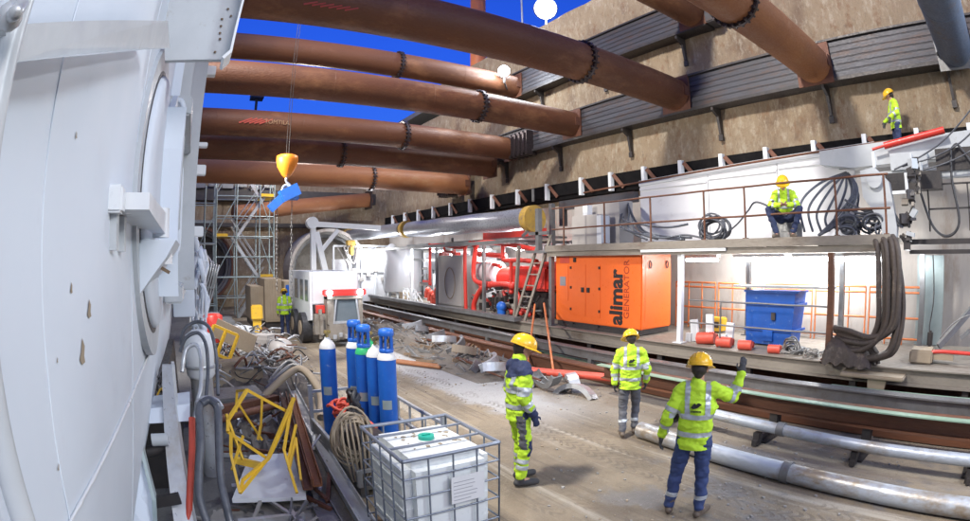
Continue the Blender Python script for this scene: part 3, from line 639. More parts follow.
# red hose rolls, white panels, yellow box
for k, (x, y, rr_, ll, lab) in enumerate(((706, 338, .13, .42, 'fat red flexible hose roll nearest the white boards'), (724, 342, .11, .34, 'red corrugated hose roll in the middle of the row'), (745, 345, .10, .30, 'flat red hose roll in front of the blue bin'), (774, 349, .085, .26, 'small red hose roll before the bin corner'))):
    c = P(x, y, Z=.87+rr_); d = V((.25, -1, .08 if k == 0 else 0)).normalized()*ll; m = MB(); c = c-d*.5
    m.tube([c+d*j/12 for j in range(13)], [rr_*(1+.08*(j % 2)) for j in range(13)], 14)
    for q in range(2): m.tube([c+d*(j/10)+V((.22, .06, -rr_*.25)) for j in range(11)], [rr_*.7*(1+.1*(j % 2)) for j in range(11)], 12)
    one(m, 'hose_roll', 'redhose', lab, 'hose roll', 'red hose rolls on the platform')
for k, (x, y, h, lab) in enumerate(((10.0, 6.75, .5, 'white upright board beside the post'), (10.2, 6.45, .62, 'tallest white upright board leaning on the orange railing'), (10.3, 5.95, .45, 'narrow tilted white board behind the red rolls'))):
    m = MB(); m.box((x, y, .87+h/2), (.06, .2, h), rot=Matrix.Rotation(R(-8+6*k), 4, 'X')); m.box((x-.05, y+.12, .95), (.1, .14, .2)); one(m, 'white_board', 'white', lab, 'board', 'white boards on the platform')
m = MB(); coil(m, (9.8, 4.1, 1.0), .17, .018, 9, 'X', .03); coil(m, (9.9, 4.0, .93), .2, .018, 5, 'Z', .03); one(m, 'cable_coil', 'steel', 'loose grey cable coil right of the blue bin', 'cable')
m = MB(); m.bb((11.5, 6.9, .9), (11.8, 7.35, 1.25), b=.03); m.bb((11.45, 7.0, 1.0), (11.5, 7.2, 1.15), mi=1); one(m, 'yellow_box', ['yellow', 'dark'], 'small yellow case behind the orange railing', 'case')
m = MB(); coil(m, (9.75, 3.6, .9), .18, .012, 6, 'Z', .05)
for k in range(12):
    a = random.random()*6; p = V((10.0+random.uniform(-.3, .3), 3.8+random.uniform(-.5, .8), .89)); m.bar(p, p+V((math.cos(a)*.25, math.sin(a)*.25, .03)), .03)
tag(m.build('debris', 'concrete'), 'grey scraps scattered on the platform between bin and post', 'scraps', kind='stuff')
# right-hand bits
m = MB(); m.tube(spline([(10.0, 1.2, 1.05), (10.0, .8, 1.1), (10.0, -.2, 1.08), (10.0, -1.2, 1.05)]), .035, 8); one(m, 'red_pipe', 'red', 'thin red pipe right of the hose bundle against the wall', 'pipe')
m = MB(); m.bb((9.9, 1.0, .87), (10.4, 1.5, 1.12), b=.03); m.bb((10.0, .55, .95), (10.2, 1.0, 1.05)); one(m, 'pump_block', 'tan', 'pale muddy pump block at the foot of the hose bundle', 'pump')
hoses('cable_loop', 'steel', 'thin pale cable arching over the red pipe near the right edge', 'cable', [[(10.2, .9, 1.3), (10.2, .6, 1.6), (10.2, .2, 1.75), (10.2, -.15, 1.6), (10.2, -.25, 1.1), (10.2, -.3, .87)]], .014)
m = MB(); m.tube(spline([(10.5, 1.15, 2.8), (10.5, 1.12, 2.0), (10.5, 1.18, 1.5), (10.5, 1.15, 1.3)]), .014, 6); m.box((10.5, 1.15, 1.25), (.12, .12, .3), b=.03); one(m, 'hanging_switch', 'dark', 'dark switch box hanging on a cable right of the bundle', 'switch box')
m = MB(); m.bb((12.2, 1.05, .87), (12.26, 1.75, 2.8)); one(m, 'pale_sheet', 'scaf', 'pale green sheet hanging behind the hose bundle', 'sheet')
m = MB(); m.bb((9.0, -6, .44), (9.14, 2.9, .52)); m.bb((9.0, -6, .15), (9.1, 12, .2)); one(m, 'green_edged_rail', 'greenpaint', 'pale green edged steel rail under the platform', 'rail')

# ================================================================== VENT DUCT & machines beyond
d = thing('ventilation_duct', (10, 18, 4.3), 'long grey ventilation duct with yellow rings over the gantry', 'duct')
m = MB(); m.tube([(10, 12.9+.55*j, 4.05+.010*j+.014*math.sin(j*1.3)) for j in range(18)], .36, 28); m.build('duct_section', 'duct', d)
m = MB(); m.tube([(10, 23.1+.55*j, 4.28+.008*j) for j in range(17)], .34, 28); m.build('duct_section', 'duct', d)
for yv, z, r in ((12.85, 4.05, .43), (22.6, 4.26, .41), (32.0, 4.45, .40)):
    m = MB(); m.cyl((10, yv-.10, z), (10, yv+.2, z), r, 28); m.build('ring', 'ringyellow', d)
m = MB(); m.bar((10, 12.85, 4.6), (10, 12.85, 5.0), .06); m.bar((10, 22.6, 4.7), (10, 22.6, 5.1), .06); m.bar((9.6, 12.9, 3.5), (10, 12.9, 3.8), .08); m.build('hanger', 'steel', d)
# structure above machines: second gantry frames
G2 = thing('equipment_gantry', (10.8, 20, 0), 'rear steel gantry frame with roof beams over the red pipework', 'gantry')
m = MB(); m.bb((9.6, 13.3, 3.30), (9.75, 31, 3.42)); m.bb((12.0, 13.3, 3.30), (12.15, 31, 3.42))
for k in range(12): m.bb((9.75, 13.5+1.55*k, 3.31), (12.0, 13.6+1.55*k, 3.41))
m.bb((10.6, 13.4, 3.5), (11.9, 24, 3.56)); m.build('roof_frame', 'steel', G2)
m = MB(); m.bb((11.5, 15.0, 3.62), (12.3, 18.2, 3.95)); m.build('red_roof_box', 'red', G2)
for yv in (15.2, 18.8, 21.3, 24.5, 27.6, 30.6):
    m = MB(); m.bb((9.62, yv, .865), (9.72, yv+.1, 3.295)); m.build('post', 'white' if yv > 20 else 'steel', G2)
for yv in (14.8, 20, 25.2, 29):
    m = MB(); m.bb((12.02, yv, .865), (12.12, yv+.1, 3.295)); m.build('post', 'steel', G2)
m = MB(); m.bb((12.35, 18.5, .9), (12.40, 31, 3.2)); m.build('glare_panel', 'panel', G2)  # white panel added for the lamp glare deep in the gantry
for (x, yv, z) in ((10.8, 14.6, 3.18), (11.0, 17.3, 3.18), (10.6, 20.6, 3.2), (9.9, 24.3, 3.4), (9.9, 27.2, 3.4), (9.6, 30.3, 3.4)):
    L_ = MB(); L_.lathe([(.05, .22), (.12, .2), (.30, .05), (.31, .0)], 16, T=Matrix.Translation((x, yv, z)), cap=False); h = L_.build('bell_lamp', 'white', G2)
    L_ = MB(); L_.ball((x, yv, z+.03), (.27, .27, .12), n=14); L_.build('bulb', 'lamp2', h)
# grey cabinet
c = thing('grey_cabinet', (10.3, 18.5, .86), 'tall plain grey steel cabinet with a round outline on its face', 'cabinet')
m = MB(); m.bb((9.95, 17.3, .95), (11.0, 19.5, 2.95), b=.03); m.bb((10.0, 17.35, .865), (10.95, 19.45, .945)); m.build('body', 'cabinet', c)
m = MB(); m.tube([(9.94, 18.25+.42*math.cos(a*math.pi/12), 1.85+.62*math.sin(a*math.pi/12)) for a in range(24)], .02, 6, closed=True); m.build('round_hatch', 'tan', c)
m = MB(); m.bb((9.95, 17.8, 2.96), (10.2, 18.0, 3.08)); m.bb((9.95, 18.9, 2.96), (10.3, 19.2, 3.12)); m.build('fitting', 'red', c)
# tanks
for (x, yv, r, z1, mt, lab) in ((10.5, 24.3, .98, 3.3, 'silver', 'wide shiny silver tank glowing under the lamps'), (10.5, 27.4, .75, 3.1, 'silver', 'slimmer silver tank behind the wide one')):
    t = thing('silver_tank', (x, yv, .86), lab, 'tank', 'silver tanks on the gantry')
    m = MB(); m.lathe([(.1, 1.15), (r*.96, 1.2), (r, 1.26), (r, z1-.06), (r*.96, z1), (.1, z1+.06)], 32, T=Matrix.Translation((x, yv, 0))); m.build('shell', mt, t)
    for a in range(4):
        m = MB(); p = (x+r*.75*math.cos(a*1.57+.78), yv+r*.75*math.sin(a*1.57+.78)); m.bb((p[0]-.05, p[1]-.05, .865), (p[0]+.05, p[1]+.05, 1.2)); m.build('leg', 'white', t)
# white small frames
for k, (x, yv, lab) in enumerate(((9.75, 21.2, 'white tubular trestle just right of the silver tank'), (9.75, 22.0, 'white tubular trestle closest to the silver tank'))):
    m = MB()
    for a, b in (((0, 0, 0), (0, 0, .6)), ((0, .5, 0), (0, .5, .6)), ((0, 0, .6), (0, .5, .6)), ((0, 0, .3), (0, .5, .3)), ((.4, 0, 0), (0, 0, .6)), ((.4, .5, 0), (0, .5, .6))): m.bar(V(a)+V((x, yv, .865)), V(b)+V((x, yv, .865)), .05)
    one(m, 'trestle', 'white', lab, 'trestle', 'white trestles')
m = MB(); m.bb((9.9, 22.9, .87), (10.3, 23.3, 1.2)); m.bb((9.88, 22.88, 1.2), (10.32, 23.32, 1.24)); one(m, 'carton', 'tan', 'small brown carton on the platform below the silver tank', 'box')
# chiller with red piping
rp = thing('cooling_plant', (10.8, 14.8, .86), 'red pump set with thick red pipes, drums and valves beside the grey cabinet', 'pump set')
def rpipe(pts, r, name='pipe'):
    m = MB(); m.tube(spline(pts, 3), r, 12)
    for p in (pts[0], pts[-1]): m.ball(p, r*1.35)
    m.build(name, 'red', rp)
def pipe_path(*px, X=9.9): return [P(a, b, X=X) for a, b in px]
rpipe(pipe_path((476, 246), (474, 262), (474, 278), (480, 283), (492, 284)), .085)
rpipe(pipe_path((474, 244), (488, 242), (505, 244), (522, 247), (536, 250)), .085)
rpipe(pipe_path((503, 244), (503, 256), (505, 260), (520, 260), (536, 262)), .075)
rpipe(pipe_path((512, 286), (500, 284), (484, 287), (478, 294), (474, 304), (474, 312)), .095)
rpipe(pipe_path((430, 245), (430, 262), (430, 284)), .06)
rpipe(pipe_path((430, 245), (442, 245), (460, 248), (470, 243)), .06)
rpipe(pipe_path((465, 248), (465, 270), (466, 311)), .07)
rpipe(pipe_path((511, 262), (511, 278), (511, 292)), .06)
rpipe(pipe_path((444, 245), (445, 251), (452, 252)), .05)
rpipe(pipe_path((480, 254), (492, 255), (504, 256), X=10.4), .09)
rpipe(pipe_path((478, 264), (490, 264), (500, 266), X=10.4), .07)
rpipe(pipe_path((516, 290), (520, 300), (518, 312), X=10.1), .06)
m = MB(); a = P(480, 272, X=10.6); c_ = P(498, 272, X=10.6); m.cyl(a, c_, .42, 24); m.build('motor', 'silver', rp)
m = MB(); a = P(500, 272, X=10.4); m.bb((10.3, 12.6, 1.75), (11.5, 14.6, 2.55), b=.08); m.cyl((10.6, 14.5, 2.1), (10.6, 15.3, 2.1), .40, 20); m.build('red_housing', 'red', rp)
m = MB(); m.bb((10.5, 12.2, 1.95), (11.4, 13.4, 2.7)); m.build('red_casing', 'red', rp)
m = MB(); m.bb((10.6, 12.2, .95), (11.5, 14.6, 1.7)); m.build('engine_block', 'dark', rp)
m = MB()
random.seed(4)
for k in range(70):
    p = V((random.uniform(9.9, 11.3), random.uniform(12.8, 16.8), random.uniform(.9, 1.8)))
    q = p+V((random.uniform(-.1, .1), random.choice((-1, 1))*random.uniform(.1, .5), random.uniform(-.1, .4))); m.tube([p, q], random.uniform(.02, .07), 7, mi=random.choice((0, 0, 1, 2)))
for k in range(26):
    p = V((random.uniform(9.85, 11.0), random.uniform(12.8, 16.8), random.uniform(.95, 1.6))); m.box(p, [random.uniform(.08, .28) for _ in range(3)], mi=random.choice((0, 0, 1, 3)), b=.01)
m.build('pump_assembly', ['dark', 'steel', 'red', 'cabinet'], rp)
m = MB(); m.ball((9.75, 14.3, 1.2), (.16, .2, .18)); m.cyl((9.75, 14.3, .87), (9.75, 14.3, 1.2), .14, 14); m.build('blue_motor', 'blue', rp)
m = MB(); 
for k in range(9): m.ball((10.0+.05*(k % 2), 13.1+.16*k, 1.02+.05*(k % 3)), .09, n=8)
m.build('valve_row', 'red', rp)
m = MB()
for k in range(6): p = P(428+3*k, 290+3*(k % 3), X=10.1); m.ball(p, .14, n=8); m.box(p+V((0, .1, -.2)), (.2, .15, .3))
m.build('small_pump', 'redhose', rp)
random.seed(12)
m = MB()
for k in range(90):
    p = V((random.uniform(10.6, 12.2), random.uniform(19.8, 31.5), random.uniform(.9, 3.1))); l = random.uniform(.2, 1.1)
    ax = random.choice(((0, 1, 0), (0, 0, 1), (1, 0, 0))); m.bar(p, p+V(ax)*l, random.uniform(.03, .12), mi=random.choice((0, 0, 1, 2, 3)))
tag(m.build('machinery', ['white', 'steel', 'red', 'cabinet']), 'crowded white and grey equipment deep inside the rear gantry', 'equipment', kind='stuff')

# ================================================================== white portal frame, vehicle, containers
pf = thing('white_portal_frame', (6, 22, 0), 'white painted portal frame with a diagonal brace behind the service vehicle', 'frame')
yv = 22.
A = lambda x, y: P(x, y, Y=yv)
m = MB(); m.bar(A(312, 224), A(380, 228), .22); m.build('top_beam', 'white', pf)
m = MB(); p = A(313, 226); m.bar(p, V((p.x+.05, yv, 0)), .22); m.build('column', 'white', pf)
m = MB(); m.bar(A(316, 232), A(326, 274), .24); m.bar(A(322, 250), A(338, 230), .16); m.build('diagonal_brace', 'white', pf)
m = MB(); p = A(312, 223); m.cyl((p.x, yv-.2, p.z), (p.x, yv+.2, p.z), .26, 14); m.build('hinge_knuckle', 'white', pf)

v = thing('service_vehicle', (4.6, 17.5, 0), 'white boxy tunnel service vehicle with a red light bar and two bright lamps', 'vehicle')
bx0, bx1, by0, by1 = 3.80, 5.5, 16.5, 20.2
m = MB(); m.prism([(by0, 1.35), (by0, 2.42), (by1, 2.42), (by1, .95), (by0+.7, .75), (by0, .85)], bx0, bx0+.08, T=frame((0, 1, 0), (0, 0, 1), (1, 0, 0), (0, 0, 0)))
m.bb((bx0+.08, by0, 1.35), (bx1, by1, 2.42), b=.03); m.bb((bx0+.1, by0+.5, .7), (bx1, by1, 1.36)); m.build('body', 'white', v)
for k, (ya, yb) in enumerate(((16.75, 17.2), (17.5, 18.0), (18.4, 19.0))):
    m = MB(); m.bb((bx0-.012, ya, 1.45), (bx0-.001, yb, 2.15)); m.build('window', 'glass', v)
for yv_ in (17.35, 18.75):
    m = MB(); m.cyl((3.62, yv_, .52), (3.95, yv_, .52), .52, 24); w = m.build('wheel', 'black', v); m = MB(); m.cyl((3.60, yv_, .52), (3.625, yv_, .52), .25, 16); m.build('rim', 'tan', w)
m = MB(); m.cyl((5.2, 17.4, .52), (5.5, 17.4, .52), .52, 24); m.build('wheel', 'black', v)
cx0, cx1, cy = 4.25, 5.45, 15.9
m = MB()
m.bb((cx0, cy, .25), (cx1, cy+.6, .75), b=.04); m.bb((cx0, cy+.05, .75), (cx0+.22, cy+.5, 1.62)); m.bb((cx1-.14, cy+.05, .75), (cx1, cy+.5, 1.62)); m.bb((cx0, cy+.02, 1.55), (cx1, cy+.5, 1.66)); m.box((cx0-.2, cy+.3, .75), (.4, .5, .95), b=.15); m.build('cab', 'mudsteel', v)
m = MB(); m.bb((cx0+.22, cy+.1, .78), (cx1-.14, cy+.12, 1.55)); m.build('windscreen', 'glass', v)
m = MB(); m.bar((cx0+.2, cy+.06, .76), (cx0+.3, cy+.06, 1.56), .05); m.bar((cx1-.12, cy+.06, .76), (cx1-.22, cy+.06, 1.56), .05); m.bb((cx0+.22, cy+.05, .76), (cx1-.14, cy+.09, .84)); m.build('window_frame', 'galv', v)
m = MB(); m.bb((cx0-.15, cy-.05, 1.67), (cx1+.1, cy+.12, 1.86), b=.03); lb = m.build('light_bar', 'redlamp', v)
for x in (cx0+.05, cx1-.12):
    m = MB(); m.ball((x, cy-.08, 1.76), .095, n=12); m.build('headlight', 'lamp', lb)
m = MB(); m.bb((cx0-.3, cy+.3, 1.1), (cx0-.02, cy+.5, 1.35)); m.build('tail_lamp', 'red', v)
m = MB()
for k in range(5): m.box((cx0+.2+.2*k, cy-.02, .35+.06*(k % 2)), (.12, .1, .14), b=.01)
m.build('front_fitting', 'galv', v)

for k, (x0, x1, yv_, z1, mt, lab) in enumerate(((2.45, 3.05, 22.2, 1.72, 'tan', 'pale crate at the far left of the container row'), (3.0, 3.75, 21.6, 2.05, 'tan', 'brown storage container behind the distant worker'))):
    t = thing('storage_crate', ((x0+x1)/2, yv_, 0), lab, 'container'); m = MB(); m.bb((x0, yv_, .25), (x1, yv_+2.4, z1), b=.02)
    for j in range(6): m.bb((x0+.06+j*(x1-x0)/6.5, yv_-.025, .35), (x0+.1+j*(x1-x0)/6.5, yv_-.001, z1-.1))
    m.build('box', mt, t); m = MB(); m.bb((x0+.03, yv_+.1, 0), (x1-.03, yv_+2.3, .25)); m.build('base', 'dark', t)
m = MB(); m.bb((3.80, 21.2, .2), (4.28, 23.4, 1.95), b=.02); m.bb((3.84, 21.17, .35), (4.24, 21.2, 1.8), mi=1); one(m, 'blue_cabinet', ['tan', 'blueskip'], 'narrow blue fronted cabinet between brown container and vehicle', 'cabinet')

we = thing('white_equipment_rack', (8, 26.5, 0), 'white panelled equipment rack between the service vehicle and the silver tanks', 'equipment rack')
a0, a1 = P(333, 246, Y=26.5), P(388, 246, Y=26.5); wx = a1.x-a0.x
m = MB(); m.bb((a0.x+wx*.42, 26.5, .6), (a1.x, 27.2, a0.z-.15)); m.bb((a0.x+wx*.05, 26.9, .4), (a0.x+wx*.38, 27.3, a0.z-.7)); m.build('panel_box', 'panel', we)
for k in range(5):
    x = a0.x+wx*k/4; m = MB(); m.bar((x, 26.4, 0), (x, 26.4, a0.z), .09); m.build('post', 'white', we)
for z in (a0.z, a0.z*.62): m = MB(); m.bar((a0.x, 26.4, z), (a1.x, 26.4, z), .10); m.build('crossbar', 'white', we)
m = MB(); m.bar((a0.x+.2, 26.3, a0.z-.1), (a0.x+wx*.4, 26.3, a0.z*.5), .06); m.tube(spline([(a0.x+.5, 26.2, a0.z), (a0.x+.7, 26.1, a0.z-.6), (a0.x+1.1, 26.2, a0.z-.9), (a0.x+1.3, 26.2, a0.z)]), .05, 8); m.build('hose', 'cabinet', we)
m = MB(); m.box((a0.x+.9, 26.2, a0.z+.15), (.5, .3, .3), b=.05); m.box((a0.x+.9, 26.1, a0.z-.25), (.25, .25, .5), b=.05); m.build('hoist', 'ringyellow', we)
m = MB()
for k in range(7): m.box((a0.x+wx*(.1+.13*k), 26.35, a0.z*.5+.25*(k % 3)), (.25, .1, .22), b=.02)
m.build('fitting', 'cabinet', we)
# ================================================================== tunnel mouths
for k, (cx, cz, r, mt, lab) in enumerate(((8.35, 2.2, 2.55, 'liner', 'right tunnel mouth with a pale lining ring, behind the portal frame'), (.2, 2.6, 2.2, 'rustdk', 'left tunnel mouth with a rusty ring, beside the scaffold'))):
    t = thing('tunnel_ring', (cx, 32.9, 0), lab, 'tunnel mouth')
    for j, (rr, yy, mm) in enumerate(((r, 30.6, mt), (r*.93, 30.9, 'concrete'), (r*.86, 31.3, 'steel'))):
        m = MB(); n = 48; o = []; fs = []
        for i in range(n):
            a = 2*math.pi*i/n
            for q, yq in ((rr, yy), (rr*.93, yy), (rr*.93, 32.9), (rr, 32.9)): o.append((cx+q*math.cos(a), yq, cz+q*math.sin(a)))
        for i in range(n):
            A0, B0 = i*4, ((i+1) % n)*4
            for q in range(4): fs.append((A0+q, B0+q, B0+(q+1) % 4, A0+(q+1) % 4))
        m.add(o, fs); m.build('ring', mm, t)
    m = MB(); m.cyl((cx, 32.85, cz), (cx, 32.9, cz), r*.8, 40); m.build('interior_tone_disc', 'mudsteel', t)  # solid disc, coloured like the lit tunnel interior
# horizontal concrete/steel beams on far wall
m = MB(); m.bb((-6, 32.3, 6.5), (12, 32.9, 7.2)); m.bb((-6, 32.5, 4.9), (12, 32.9, 5.15)); one(m, 'wall_beam', 'dark', 'dark steel beam across the far end wall behind the scaffold', 'beam')
m = MB()
for k in range(6): m.box((.2+.9*k, 32.2, 7.35+.1*(k % 2)), (.7, .5, .3), b=.02)
one(m, 'formwork', 'steel', 'grey formwork bundles on the far beam at the scaffold top', 'formwork')

# ================================================================== scaffold stair tower
s = thing('scaffold_tower', (2.5, 26, 0), 'tall galvanised scaffold stair tower with zigzag flights and yellow landings', 'scaffold')
xs = (1.0, 2.15, 4.1, 3.35); ys = (26.0, 27.6); ztop = 9.3; lv = [0, 2.0, 4.0, 6.0, 8.0]
for x in xs:
    for yv_ in ys: m = MB(); m.cyl((x, yv_, 0), (x, yv_, ztop), .035, 7); m.build('standard', 'scaf', s)
for z in lv[1:]+[1.0, 3.0, 5.0, 7.0, 9.0]:
    m = MB()
    for yv_ in ys: m.cyl((1.0, yv_, z), (4.1, yv_, z), .026, 6)
    for x in xs: m.cyl((x, 26, z), (x, 27.6, z), .024, 6)
    m.build('ledger', 'scaf', s)
for i in range(4):
    z0 = lv[i]; a, b = (2.2, 3.6) if i % 2 == 0 else (3.3, 1.9)
    m = MB()
    for yy in (26.1, 26.7): m.bar((a, yy, z0), (b, yy, z0+2), .05, .14); m.tube([(a, yy, z0+.9), (b, yy, z0+2.9)], .02, 6); m.tube([(a, yy, z0+.5), (b, yy, z0+2.5)], .018, 6)
    for j in range(9): m.box((a+(b-a)*(j+.5)/9, 26.4, z0+2*(j+.5)/9), (.2, .6, .03))
    m.build('stair_flight', 'galv', s)
    m = MB(); m.bb(((3.4, 26.0, z0+1.97) if i % 2 == 0 else (1.05, 26.0, z0+1.97)), ((4.05, 27.5, z0+2.02) if i % 2 == 0 else (1.95, 27.5, z0+2.02))); m.bb(((3.4, 25.96, z0+2.0) if i % 2 == 0 else (1.05, 25.96, z0+2.0)), ((4.05, 25.99, z0+2.14) if i % 2 == 0 else (1.7, 25.99, z0+2.14))); m.build('yellow_landing', 'yellow', s)
    m = MB(); m.cyl((1.0, 25.98, z0), (2.15, 25.98, z0+2), .022, 6); m.cyl((4.1, 25.98, z0), (3.35, 25.98, z0+2), .022, 6); m.build('diagonal', 'scaf', s)
s = thing('scaffold_tower', (.4, 24, 0), 'lower narrow scaffold left of the stair tower', 'scaffold')
for x in (-.1, .45, 1.0):
    for yv_ in (24, 25): m = MB(); m.cyl((x, yv_, 0), (x, yv_, 5.6+(x > .3)*.6), .032, 6); m.build('standard', 'scaf', s)
m = MB()
for z in (.8, 1.6, 2.6, 3.6, 4.6, 5.4):
    for yv_ in (24, 25): m.cyl((-.1, yv_, z), (1.0, yv_, z), .022, 6)
for z in (1, 3): m.cyl((-.1, 24, z), (1.0, 24, z+2), .02, 6)
m.build('ledger', 'scaf', s)
m = MB(); m.bb((-.1, 24, 3.55), (1, 25, 3.6)); m.build('platform', 'galv', s)
# grey clutter mass far-left between TBM and scaffold
hoses('cable_tangle', 'galv', 'pale loops of cable hanging at the left tunnel mouth', 'cable',
  [[(.1+.15*i, 20+.4*i, 3.6-.2*i), (.35+.1*i, 20, 2.6), (.1+.1*i, 20.2, 1.6), (.4, 20.3, .6), (.8, 20.2, .3)] for i in range(7)], .03)

# ================================================================== crane hook
h = thing('crane_hook', (2.17, 12, 5), 'yellow crane hook block with steel shackle hanging over the road', 'crane hook')
m = MB(); m.lathe([(.05, -.34), (.12, -.28), (.24, -.08), (.27, .08), (.26, .17), (.2, .2)], 20, T=Matrix.Translation((2.17, 12, 5.05))); m.build('block', 'hook', h)
m = MB(); m.cyl((2.14, 12, 5.2), (2.14, 12, 22), .007, 6); m.cyl((2.20, 12, 5.2), (2.20, 12, 22), .007, 6); m.build('rope', 'dark', h)
m = MB(); m.tube(spline([(2.17, 12, 4.72), (2.17, 12, 4.62), (2.27, 12, 4.52), (2.24, 12, 4.36), (2.14, 12, 4.34), (2.08, 12, 4.44)]), .032, 8); m.tube([(2.17+.10*math.cos(a*.524), 12, 4.40+.14*math.sin(a*.524)) for a in range(12)], .028, 8, closed=True); m.build('shackle', 'galv', h)
sb = thing('lifting_beam', (2.2, 12, 4.1), 'blue lifting beam tilted below the crane hook with two chains', 'lifting beam')
m = MB(); p0, p1 = P(270, 209, Y=12), P(298, 189, Y=12); m.bar(p0, P(284, 196, Y=12), .16, .2); m.bar(P(281, 197, Y=12), p1, .3, .28); m.bar(P(286, 194, Y=12), P(298, 194, Y=12), .2, .28); m.build('beam', 'blue', sb)
for px, l in (((277, 211), 1.9), ((292, 200), 2.6)):
    p = P(*px, Y=12); m = MB()
    for j in range(int(l/.09)):
        c_ = p-V((0, 0, .09*j)); m.tube([c_+V((.02*math.cos(a) if j % 2 else 0, 0 if j % 2 else .02*math.cos(a), .055*math.sin(a))) for a in [k*1.047 for k in range(6)]], .006, 4, closed=True)
    m.build('chain', 'steel', sb)

# ================================================================== floodlights & orange mast
def floodlight(loc, aim, label, glow, w=.55, pole=None, heads=((0, 0),)):
    t = thing('floodlight', loc, label, 'floodlight'); loc, aim = V(loc), V(aim); q = (aim-loc).normalized()
    Rm = q.to_track_quat('Z', 'Y').to_matrix().to_4x4(); T = Matrix.Translation(loc) @ Rm
    for (ox, oy) in heads:
        T = Matrix.Translation(loc+V((0, 0, 0))) @ Rm @ Matrix.Translation((ox, oy, 0)) @ Matrix.Rotation(R(12)*ox, 4, 'Y')
        m = MB(); m.lathe([(w*.12, -.7*w), (w*.3, -.6*w), (w*.52, -.05*w), (w*.56, 0), (w*.5, .0)], 28, T=T, cap=False); h = m.build('housing', 'dark', t)
        m = MB(); m.lathe([(w*.50, .0), (w*.44, .08*w), (w*.28, .14*w), (.005, .17*w)], 28, T=T, cap=False); m.build('lamp_face', glow, h)
    T = Matrix.Translation(loc) @ Rm
    m = MB(); xs_ = [h_[0] for h_ in heads]; ys_ = sorted(set(h_[1] for h_ in heads))
    for oy in ys_: m.bar(T @ V((min(xs_)-w*.6, oy, -.45*w)), T @ V((max(xs_)+w*.6, oy, -.45*w)), .05)
    m.build('crossbar', 'dark', t)
    m = MB(); m.cyl(loc-V((0, 0, .2)), V((loc.x, loc.y, pole if pole is not None else loc.z-1)), .05, 10); m.build('pole', 'steel', t); return t
floodlight((13.4, 15.95, 13.85), (0, 0, 2.75), 'large blazing floodlight on a pole at the top of the wall', 'lamp', .95, 12.6)
sp = P(504, 71, Y=16.35)
floodlight(tuple(sp), (1, 2, 3), 'smaller glowing floodlight just above the end of the upper strut', 'lamp', .46, sp.z-.5)
m = MB(); m.bar((sp.x, 16.35, sp.z-.5), (12.6, 17.6, 9.72), .06); one(m, 'lamp_bracket', 'steel', 'short steel arm carrying the smaller floodlight', 'bracket')
m = MB(); m.cyl((13.6, 21.9, 12.3), (13.6, 21.9, 24), .42, 20); m.cyl((13.6, 21.9, 12.3), (13.6, 21.9, 12.5), .8, 20); one(m, 'orange_mast', 'orangesteel', 'upright orange steel column rising into the sky behind the top strut', 'mast')
m = MB(); m.cyl((13.8, 18.2, 12.3), (13.8, 18.2, 19), .05, 8); one(m, 'thin_pole', 'galv', 'thin pale pole against the sky right of the floodlight', 'pole')
# crane boom sliver seen through the sky gap
m = MB(); m.box((6.5, 60, 22.2), (1.6, 1.6, .6)); m.bar((6.5, 60, 11), (6.5, 60, 22), .3); m.bar((3, 60, 22.8), (12, 60, 22.6), .25); one(m, 'crane_boom', 'dark', 'small dark crane head far away in the blue sky gap', 'crane')

# ================================================================== GROUND PIPES, BEAMS
def pipe_thing(pts, r, mt, name, lab, joint=()):
    t = thing(name, V(pts[0]), lab, 'pipe'); m = MB(); m.tube(spline(pts, 8), r, 24); m.build('pipe', mt, t)
    for j in joint:
        m = MB(); m.cyl((j[0], j[1]-.06, j[2]), (j[0], j[1]+.06, j[2]), r+.02, 24); m.build('coupling', 'steel', t)
    return t
pipe_thing([(5.97, 4.95, .13), (5.87, 3.4, .13), (5.82, 1.8, .13), (5.78, -.3, .13), (5.75, -5, .13)], .125, 'galvpipe', 'ground_pipe', 'long galvanised pipe lying on the mud behind the waving worker', ((5.84, 2.3, .13),))
pipe_thing([(6.95, 5.1, .33), (6.85, 3.4, .32), (6.80, 1.6, .30), (6.82, -.2, .30), (6.8, -5, .30)], .085, 'galvpipe', 'ground_pipe', 'thinner galvanised pipe carried on black feet in front of the rusty beam', ((6.83, 2.9, .32),))
pipe_thing([(7.0, 9.6, .22), (7.3, 8.9, .22), (7.8, 7.75, .24), (8.2, 6.5, .26), (8.35, 5.6, .3)], .085, 'redhose', 'orange_pipe', 'bright orange-red plastic pipe lying past the walking worker')
rb = thing('rusty_beam', (7.45, 2, 0), 'long rusty steel beam on short black feet parallel to the platform', 'beam')
m = MB(); m.bb((7.42, -6, .40), (7.48, 7.2, .62)); m.bb((7.33, -6, .622), (7.57, 7.2, .65)); m.bb((7.33, -6, .37), (7.57, 7.2, .398)); m.build('i_beam', 'rustbeam', rb)
m = MB(); m.bb((7.20, -6, .655), (7.34, 7.2, .675)); m.build('edge_strip', 'greenpaint', rb)
for yv_ in (5.1, 3.3, 1.65, -.2, -1.9):
    m = MB(); m.bb((7.36, yv_-.07, .02), (7.54, yv_+.07, .368)); m.box((7.3, yv_, .015), (.7, .22, .03)); m.build('foot', 'dark', rb)
    m = MB(); m.bar((6.7, yv_-.02, .06), (7.4, yv_+.06, .1), .08); m.box((6.84, yv_, .1), (.12, .1, .2)); m.build('outrigger', 'dark', rb)
m = MB(); m.bb((8.1, -6, .02), (8.25, 30, .30)); m.bb((8.02, -6, .30), (8.33, 30, .34)); one(m, 'track_rail', 'rustbeam', 'brown rail beam between the rusty beam and the platform', 'rail')
m = MB(); m.bb((8.62, -6, .36), (8.70, 30, .56)); m.bb((8.55, -6, .562), (8.8, 30, .59)); 
for k in range(16): m.bb((8.6, -5+2.3*k, 0), (8.72, -4.88+2.3*k, .36))
